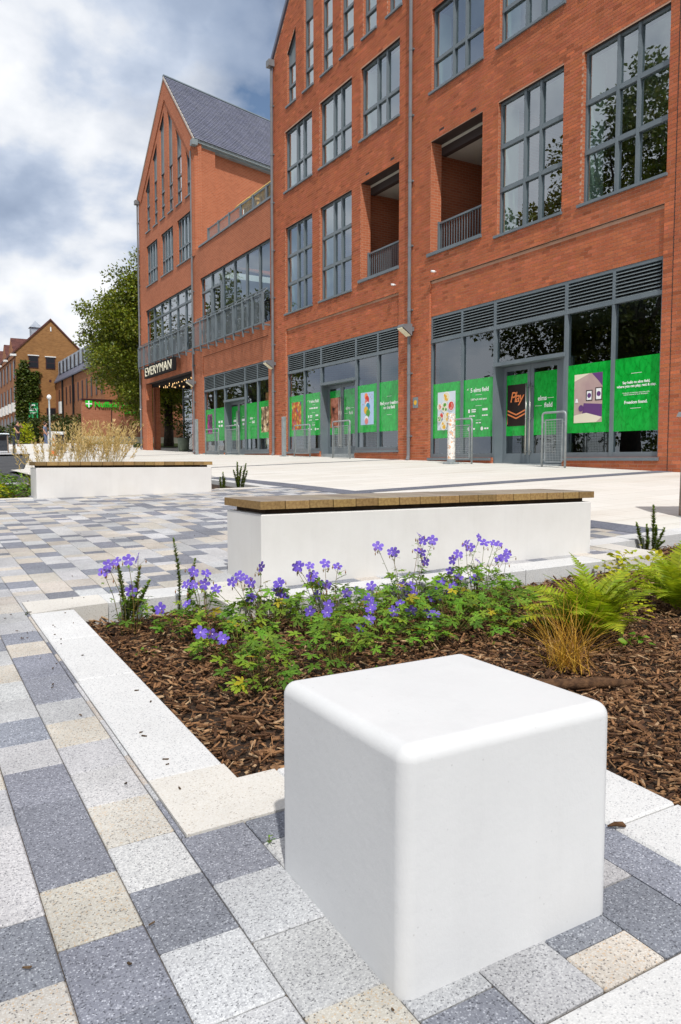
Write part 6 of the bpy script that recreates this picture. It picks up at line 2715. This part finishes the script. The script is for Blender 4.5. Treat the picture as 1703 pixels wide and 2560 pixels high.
def wing():
    t = empty('wing_building', (14.9, 76, zg(13, 76)), 0, 'rust brick wing with grey mansard dormers running up to the tan gable', 'building')
    b = MB(); b.box(14.9, 15.3, 63.5, 84.9, 0, 7.95)
    part(b, 'wall', M_RUST, t)
    b = MB(); b.prism([(14.72, 63.4, 7.9), (14.72, 63.4, 8.02), (15.75, 63.4, 10.0), (19, 63.4, 10.0), (19, 63.4, 7.9)], (0, 21.4, 0))
    part(b, 'mansard_roof', M_SLATE, t)
    for k in range(11):
        y = 82.9 - 1.85 * k
        b = MB(); b.prism([(15.02, y - .62, 8.75), (15.02, y - .62, 10.03), (16.2, y - .62, 10.03), (16.2, y - .62, 8.75)], (0, 1.5, 0))
        d = part(b, 'dormer', M_ZINC, t)
        b = MB(); b.box(14.99, 15.03, y - .16, y + .34, 8.75, 9.85)
        part(b, 'pane', M_WIN, d)
        b = MB(); b.box(14.86, 14.92, y - .25, y + .2, 5.4, 7.1)
        w = part(b, 'window', M_REDFR, t)
        b = MB(); b.box(14.85, 14.862, y - .18, y + .13, 5.5, 7.0)
        part(b, 'pane', M_WIN, w)
    b = MB(); b.box(15.31, 34, 63.5, 63.9, 0, 7.9)
    part(b, 'wall', M_RUST, t)
    b = MB(); b.prism([(19.01, 63.4, 7.91), (19.01, 63.4, 10.0), (34, 63.4, 10.0), (34, 63.4, 7.91)], (0, 12, 0))
    part(b, 'mansard_roof', M_SLATE, t)
    b = MB(); b.box(14.6, 14.89, 81.1, 81.9, 4.6, 5.8)
    part(b, 'box_sign', M_WHITEP, t)
    for y in (80.8, 75.6):
        b = MB(); b.tube([(14.8, y, 1.5), (14.8, y, 7.9)], .09, 8)
        part(b, 'downpipe', M_BLACK, t)


wing()


def fitness_building():
    t = empty('fitness_building', (12.8, 62, zg(13, 62)), 0, 'low pink brick building with green lettering behind the big tree', 'building')
    b = MB(); b.box(12.8, 40, 62.0, 62.4, 1.82, 4.62)
    part(b, 'wall', M_PINKB, t)
    b = MB(); b.box(12.78, 40, 61.97, 62.3, .3, 1.80)
    part(b, 'plinth', M_CREAM, t)
    b = MB(); b.box(12.72, 40, 61.9, 62.5, 4.63, 4.72)
    part(b, 'coping', M_REDFR, t)
    for x in (15.05,):
        b = MB(); b.box(x - .03, x + .03, 61.94, 62.0, 2.3, 4.6)
        part(b, 'pipe', M_REDFR, t)
    s = empty('fitness_sign', (13.3, 61.9, 4.3), 0, 'green letters Nuffield Health with a white cross shield on the pink brick wall', 'sign')
    b = MB()
    sh = [(-.26, .28), (.26, .28), (.26, -.02), (.18, -.17), (0, -.28), (-.18, -.17), (-.26, -.02)]
    b.prism([(u, 0, v) for u, v in sh], (0, .06, 0))
    b.build('shield', M_SIGNG, s)
    b = MB(); b.box(-.045, .045, -.012, -.001, -.25, .26); b.box(-.25, .25, -.013, -.0005, -.02, .07)
    b.build('cross', P_WHITE, s)
    me = text_mesh('Nuffield Health', .60, .03, M_SIGNG, align='LEFT', bold=.012)
    o = link('lettering', me, s, loc=(.40, -.03, -.20), rot=(math.pi / 2, 0, 0))
    rm = random.Random(2)
    b = MB()
    u = 2.75
    while u < 5.2:
        w = rm.uniform(.2, .5)
        b.box(u, u + w, -.02, .0, -.66, -.48)
        u += w + .1
    b.build('small_print', M_SIGNG, s)


M_SIGNG = mat('sign_green', (.02, .50, .02), .45)
fitness_building()
sheet('lawn', rng(50.5, 61.9, 10), C(12.6), C(40.0), 12, .06, M_LAWN)

# banner on the gable
t = empty('banner', (12.6, 84.6, 4.2), 0, 'green banner with white arrow on the ivy covered wall', 'banner')
b = MB(); b.prism([(-.48, 0, .1), (.42, 0, 0), (.46, 0, 1.63), (-.40, 0, 1.63)], (0, .03, 0)); b.build('cloth', mat('banner_green', (.01, .36, .12), .6), t)
b = MB()
b.box(-.30, .05, -.012, -.002, 1.33, 1.43); b.box(-.30, -.20, -.0125, -.003, 1.1, 1.33)
b.prism([(.05, -.012, 1.27), (.20, -.012, 1.38), (.05, -.012, 1.49)], (0, .01, 0)); b.build('arrow', P_WHITE, t)
b = MB()
for z, u0, u1 in ((.93, -.36, .38), (.78, -.40, .30), (.58, -.4, .36), (.48, -.38, .1)):
    b.box(u0, u1, -.012, -.002, z, z + (.08 if z > .7 else .04))
b.build('small_print', P_WHITE, t)


# ivy and hedges
def leaf_field(name, pts, m, label, cat, leaf, tagkind=None, seed=1, group=None):
    rn = random.Random(seed)
    c = Vector((sum(p[0] for p in pts) / len(pts), sum(p[1] for p in pts) / len(pts), min(p[2] for p in pts)))
    mats, tints = [], []
    for p in pts:
        d = Vector((rn.gauss(0, 1), rn.gauss(-.4, 1), rn.gauss(-.2, .8)))
        mats.append(np.array(xf(Vector(p) - c, d, (rn.gauss(0, .5), -.6 + rn.gauss(0, .5), .6), leaf * rn.uniform(.6, 1.4))))
        k = rn.uniform(.5, 1.5)
        tints.append((k * rn.uniform(.8, 1.3), k, k * rn.uniform(.6, 1)))
    V, F = inst(LEAFT[0], LEAFT[1], np.array(mats))
    o = link(name, fast_mesh(name, V, F, m, np.repeat(np.array(tints), 2, axis=0)), loc=c)
    return tag(o, label, cat, group, tagkind)


rn = random.Random(4)
pts = []
while len(pts) < 5200:
    z = rn.uniform(2.0, 10.0)
    xr_ = 13.25 - .35 * max(0, 7.9 - z) / 4 + .15 * math.sin(z * 3)
    xl_ = 11.0
    x = rn.uniform(xl_, xr_)
    if z > 9.2 and not 11.5 < x < 12.3: continue
    if z > 9.0 and x > 12.2: continue
    pts.append((x, 84.95 - rn.uniform(0, .35) * (1 - .3 * abs(x - 12)), z))
leaf_field('ivy', pts, leaf_mat('ivy_leaf', (.035, .062, .008), (.075, .10, .014), trans=.2), 'dark green ivy climbing the left side of the tan gable', 'ivy', .26)


def bush(x, y, r, h, n, m, label, seed, leaf=.2, sq=1.0):
    rn = random.Random(seed)
    z0 = zg(x, y) - .05
    t = empty('bush', (x, y, z0), 0, label, 'bush', 'bushes before the offices')
    b = MB(smooth=True)
    for i in range(5):
        a = i * 1.26
        b.tube([(0, 0, 0), (r * .4 * math.cos(a), r * .4 * math.sin(a), h * .6)], [.04, .015], 5)
    b.build('stem', M_BARK, t)
    mats, tints = [], []
    for i in range(n):
        a, u = rn.uniform(0, 6.283), rn.uniform(0, 1)
        q = rn.random() ** .4
        lump = 1 + .2 * math.sin(4 * a + seed) + .15 * math.sin(9 * u + a)
        p = Vector((r * q * lump * math.cos(a) * math.sqrt(1 - u * u * .85), r * q * lump * sq * math.sin(a) * math.sqrt(1 - u * u * .85), h * (.05 + .95 * u * (.75 + .25 * q * lump))))
        d = Vector((math.cos(a) + rn.gauss(0, .7), math.sin(a) + rn.gauss(0, .7), rn.gauss(.2, .6)))
        mats.append(np.array(xf(p, d, (rn.gauss(0, .6), rn.gauss(0, .6), 1), leaf * rn.uniform(.6, 1.3))))
        k = rn.uniform(.5, 1.5)
        tints.append((k * rn.uniform(.8, 1.25), k, k * rn.uniform(.6, 1)))
    V, F = inst(LEAFT[0], LEAFT[1], np.array(mats))
    link('crown', fast_mesh('crown', V, F, m, np.repeat(np.array(tints), 2, axis=0)), t)


bush(10.3, 74, 1.6, 2.3, 1600, M_DARKLF, 'dark bush below the ivy', 11)
bush(12.2, 73, 1.7, 2.6, 1800, M_DARKLF, 'dark bush left of the slim lamp post', 12)
bush(13.6, 70, 1.5, 2.5, 1500, leaf_mat('sage_leaf', (.05, .075, .02), (.09, .11, .035)), 'grey green bush in the corner of the rust brick wing', 13)
bush(9.05, 66, .75, 1.75, 900, M_LIME, 'yellow bush beside the walking person', 14, .17)
bush(7.6, 72, 1.6, 1.6, 1300, M_DARKLF, 'low dark bush at the left edge under the arcade', 15)
bush(12.3, 66, 1.1, 1.9, 900, M_DARKLF, 'dark bush at the corner of the pink brick building', 16)


# ------------------------------------------------------------------ street furniture in the distance
def street_lamp(x, y, z1, label):
    t = empty('street_lamp', (x, y, zg(x, y)), 0, label, 'lamp')
    h = z1 - zg(x, y)
    b = MB(smooth=True)
    b.tube([(0, 0, 0), (0, 0, h)], [.09, .05], 8)
    b.build('pole', M_GALV, t)
    b = MB(); b.bbox(.02, .85, -.12, .12, h - .12, h + .02, .02)
    b.build('head', M_PIPE, t)


street_lamp(18.2, 88.5, 13.95, 'tall street lamp head showing beside the big tree')
t = empty('lamp_post', (6.93, 41.4, zg(6.93, 41.4)), 0, 'slim grey post with white ball top behind the grasses', 'post')
b = MB(smooth=True); b.tube([(0, 0, 0), (0, 0, 2.85)], .045, 10); b.build('pole', M_GALV, t)
b = MB(smooth=True); b.lathe([(.05, 0), (.10, .05), (.12, .12), (.09, .21), (.03, .25)], (0, 0, 2.83), 10); b.build('ball', P_WHITE, t)

t = empty('traffic_cone', (6.95, 40.6, zg(6.95, 40.6)), 0, 'orange and white traffic cone at the foot of the slim post', 'cone')
b = MB(smooth=False); b.box(-.2, .2, -.2, .2, 0, .04); b.build('base', flat('cone_orange', (.75, .13, .03)), t)
for z0_, z1_, mm in ((.04, .25, flat('cone_orange', (.75, .13, .03))), (.25, .48, P_WHITE), (.48, .60, flat('cone_orange', (.75, .13, .03))), (.60, .72, P_WHITE), (.72, .90, flat('cone_orange', (.75, .13, .03)))):
    b = MB(smooth=True)
    rr = lambda z: .15 - .125 * z / .9
    b.lathe([(rr(z0_), z0_), (rr(z1_), z1_)], n=14)
    b.build('band', mm, t)


def seat_wall(x0, x1, y, z1, label):
    zb = zg((x0 + x1) / 2, y) - .05
    b = MB()
    w = (x1 - x0) / 2
    b.bbox(-w, w, -.25, .25, 0, z1 - zb, .02)
    tag(b.build('seat_wall', M_BENCH, loc=((x0 + x1) / 2, y, zb)), label, 'wall', 'low white seat walls in the distance')


seat_wall(10.28, 12.41, 46.2, .88, 'low white seat wall left of the entrance archway')
seat_wall(7.5, 9.6, 47.5, .90, 'low white seat wall behind the golden grasses')
seat_wall(9.4, 10.5, 57, 1.95, 'pale low wall in front of the dark bushes')


def bollard(x, y, h, label):
    t = empty('bollard', (x, y, zg(x, y)), 0, label, 'bollard', 'dark bollards in the distance')
    b = MB(smooth=False)
    b.lathe([(.075, 0), (.075, h - .1), (.085, h - .09), (.085, h - .06), (.07, h - .05), (.06, h)], n=12)
    b.build('shaft', M_BINBODY, t)
    b = MB(); b.lathe([(.11, 0), (.10, .06)], n=12); b.build('base', M_BINBODY, t)


bollard(11.1, 45.0, .95, 'dark bollard before the white seat wall by the archway')
bollard(5.66, 45.0, .98, 'dark bollard in front of the walking person')
bollard(9.0, 46.3, .75, 'dark bollard behind the golden grasses')

# planter by the archway
t = empty('potted_plant', (14.15, 41.9, zg(13, 41.9)), 0, 'grey green pot with a leafy bush inside the entrance archway', 'plant')
b = MB(smooth=True); b.lathe([(.20, 0), (.30, .1), (.34, .75), (.30, .78), (.28, .70)], n=16); b.build('pot', mottled('pot_glaze', (.12, .15, .11), (.18, .21, .16), 6), t)
mats, tints = [], []
rn = random.Random(8)
for i in range(500):
    a, u = rn.uniform(0, 6.283), rn.random()
    p = (.42 * math.sqrt(rn.random()) * math.cos(a), .42 * math.sqrt(rn.random()) * math.sin(a), .75 + 1.0 * u)
    mats.append(np.array(xf(p, (rn.gauss(0, 1), rn.gauss(0, 1), rn.gauss(.2, .6)), (rn.gauss(0, .5), rn.gauss(0, .5), 1), rn.uniform(.08, .16))))
    k = rn.uniform(.5, 1.5)
    tints.append((k, k, k))
V, F = inst(LEAFT[0], LEAFT[1], np.array(mats))
link('crown', fast_mesh('crown', V, F, M_DARKLF, np.repeat(np.array(tints), 2, axis=0)), t)


# ------------------------------------------------------------------ people
def skin_obj(name, joints, edges, mats, parent, root=0, sub=2):
    me = bpy.data.meshes.new(name)
    me.from_pydata([j[0] for j in joints], edges, [])
    me.materials.append(mats)
    o = link(name, me, parent)
    md = o.modifiers.new('skin', 'SKIN')
    md.use_smooth_shade = True
    sv = me.skin_vertices[0].data if me.skin_vertices else None
    if sv is None:
        bm = bmesh.new(); bm.from_mesh(me); bm.verts.layers.skin.verify(); bm.to_mesh(me); bm.free()
        sv = me.skin_vertices[0].data
    for i, j in enumerate(joints):
        r = j[1] if isinstance(j[1], tuple) else (j[1], j[1])
        sv[i].radius = r
        sv[i].use_root = (i == root)
    s = o.modifiers.new('sub', 'SUBSURF')
    s.levels = sub
    s.render_levels = sub
    return o


M_SKIN = mat('skin', (.50, .27, .18), .6)
M_HAIR = mat('hair', (.05, .03, .02), .7)


def person(x, y, rz, label, shirt, trousers, pose, k=1.0, zb=None):
    t = empty('person', (x, y, zg(x, y) + .03 if zb is None else zb), rz, label, 'person')
    t.scale = (k, k, k)
    raise_arm = pose == 'wave'
    J = [((0, 0, .95), (.13, .10)), ((0, 0, 1.12), (.125, .095)), ((0, .01, 1.34), (.15, .10)), ((0, .01, 1.46), (.07, .07)), ((0, -.01, 1.53), .052), ((0, -.02, 1.62), (.078, .092)), ((0, -.02, 1.71), (.07, .085)),
         ((-.17, .01, 1.40), .055), ((.17, .01, 1.40), .055)]
    E = [(0, 1), (1, 2), (2, 3), (3, 4), (4, 5), (5, 6), (3, 7), (3, 8)]
    if raise_arm:
        arms = [[(-.24, -.05, 1.22), (-.20, -.22, 1.05)], [(.27, -.16, 1.30), (.10, -.26, 1.48)]]
    else:
        arms = [[(-.24, .02, 1.15), (-.22, -.12, .95)], [(.24, .0, 1.15), (.20, -.16, .98)]]
    hands = []
    for s, a in ((7, arms[0]), (8, arms[1])):
        i = len(J)
        J += [(a[0], .045), (a[1], .033)]
        E += [(s, i), (i, i + 1)]
        hands.append(a)
    st = .13
    legs = []
    for sx, sy in ((-.09, -st), (.09, st)):
        i = len(J)
        J += [((sx, 0, .88), .085), ((sx, sy * .5 - .02, .50), .062), ((sx, sy + (.05 if sy > 0 else 0), .09), .043), ((sx, sy - .12, .035), .038)]
        E += [(0, i), (i, i + 1), (i + 1, i + 2), (i + 2, i + 3)]
        legs.append(((sx, 0, .88), (sx, sy * .5 - .02, .50), (sx, sy + (.05 if sy > 0 else 0), .09), (sx, sy - .12, .035)))
    # the hands: palm and five fingers each, grown from the wrist
    for (el, wr) in hands:
        d = (Vector(wr) - Vector(el)).normalized()
        w0 = [j[0] for j in J].index(wr)
        pc = Vector(wr) + d * .07
        i = len(J)
        J.append((tuple(pc), (.03, .016)))
        E.append((w0, i))
        sd = d.cross(Vector((0, 1, .3))).normalized()
        for q, ln in ((-.028, .055), (-.010, .07), (.010, .072), (.026, .062)):
            k2 = len(J)
            J += [(tuple(pc + sd * q + d * .035), .0095), (tuple(pc + sd * q * 1.1 + d * (.035 + ln) + Vector((0, -.012, -.012))), .007)]
            E += [(i, k2), (k2, k2 + 1)]
        k2 = len(J)
        J += [(tuple(pc + sd * -.045 + d * .005), .010), (tuple(pc + sd * -.058 + d * .04), .008)]
        E += [(i, k2), (k2, k2 + 1)]
    body = skin_obj('body', J, E, M_SKIN, t)
    g = .016
    SJ = [((0, 0, .93), (.15, .118)), ((0, 0, 1.12), (.14, .112)), ((0, .01, 1.34), (.166, .118)), ((0, .01, 1.45), (.085, .085)), ((-.17, .01, 1.40), .074), ((.17, .01, 1.40), .074)]
    SE = [(0, 1), (1, 2), (2, 3), (2, 4), (2, 5)]
    for s, a in ((4, arms[0]), (5, arms[1])):
        i = len(SJ)
        m_ = Vector(SJ[s][0]).lerp(Vector(a[0]), .75)
        SJ.append((tuple(m_), .062))
        SE.append((s, i))
    skin_obj('shirt', SJ, SE, shirt, t)
    TJ = [((0, 0, .97), (.142, .115))]
    TE = []
    for lg in legs:
        i = len(TJ)
        TJ += [(lg[0], .105), (lg[1], .082), (lg[2], .064)]
        TE += [(0, i), (i, i + 1), (i + 1, i + 2)]
    skin_obj('trousers', TJ, TE, trousers, t)
    for lg in legs:
        skin_obj('shoe', [((lg[2][0], lg[2][1] + .05, .045), .05), ((lg[3][0], lg[3][1], .035), .042)], [(0, 1)], M_BLACK, t)
    b = MB(smooth=True)
    b.lathe([(.06, -.12), (.102, -.04), (.108, .03), (.085, .09), (.02, .118)], (0, .012, 1.665), 12)
    b.build('hair', M_HAIR, t)
    for s in (-1, 1):
        b = MB(smooth=True)
        b.lathe([(.003, -.012), (.012, 0), (.003, .012)], (s * .033, -.112, 1.645), 6)
        b.build('eye', P_WHITE, t)
    b = MB(); b.prism([(-.014, -.10, 1.60), (.014, -.10, 1.60), (0, -.105, 1.65)], (0, -.03, -.006)); b.build('nose', M_SKIN, t)
    b = MB(); b.box(-.025, .025, -.118, -.10, 1.572, 1.582); b.build('mouth', P_PINK, t)
    return t


person(7.55, 58.0, math.radians(25), 'person in black top and dark trousers with one hand raised to the face', mat('black_cotton', (.012, .012, .014), .8), mat('navy_denim', (.014, .016, .035), .8), 'wave', 1.0)
person(8.75, 54.0, math.radians(60), 'person in grey blue clothes half hidden by the straw grasses', mat('grey_blue_cotton', (.16, .19, .28), .8), mat('blue_denim', (.10, .13, .22), .8), 'walk', .95)
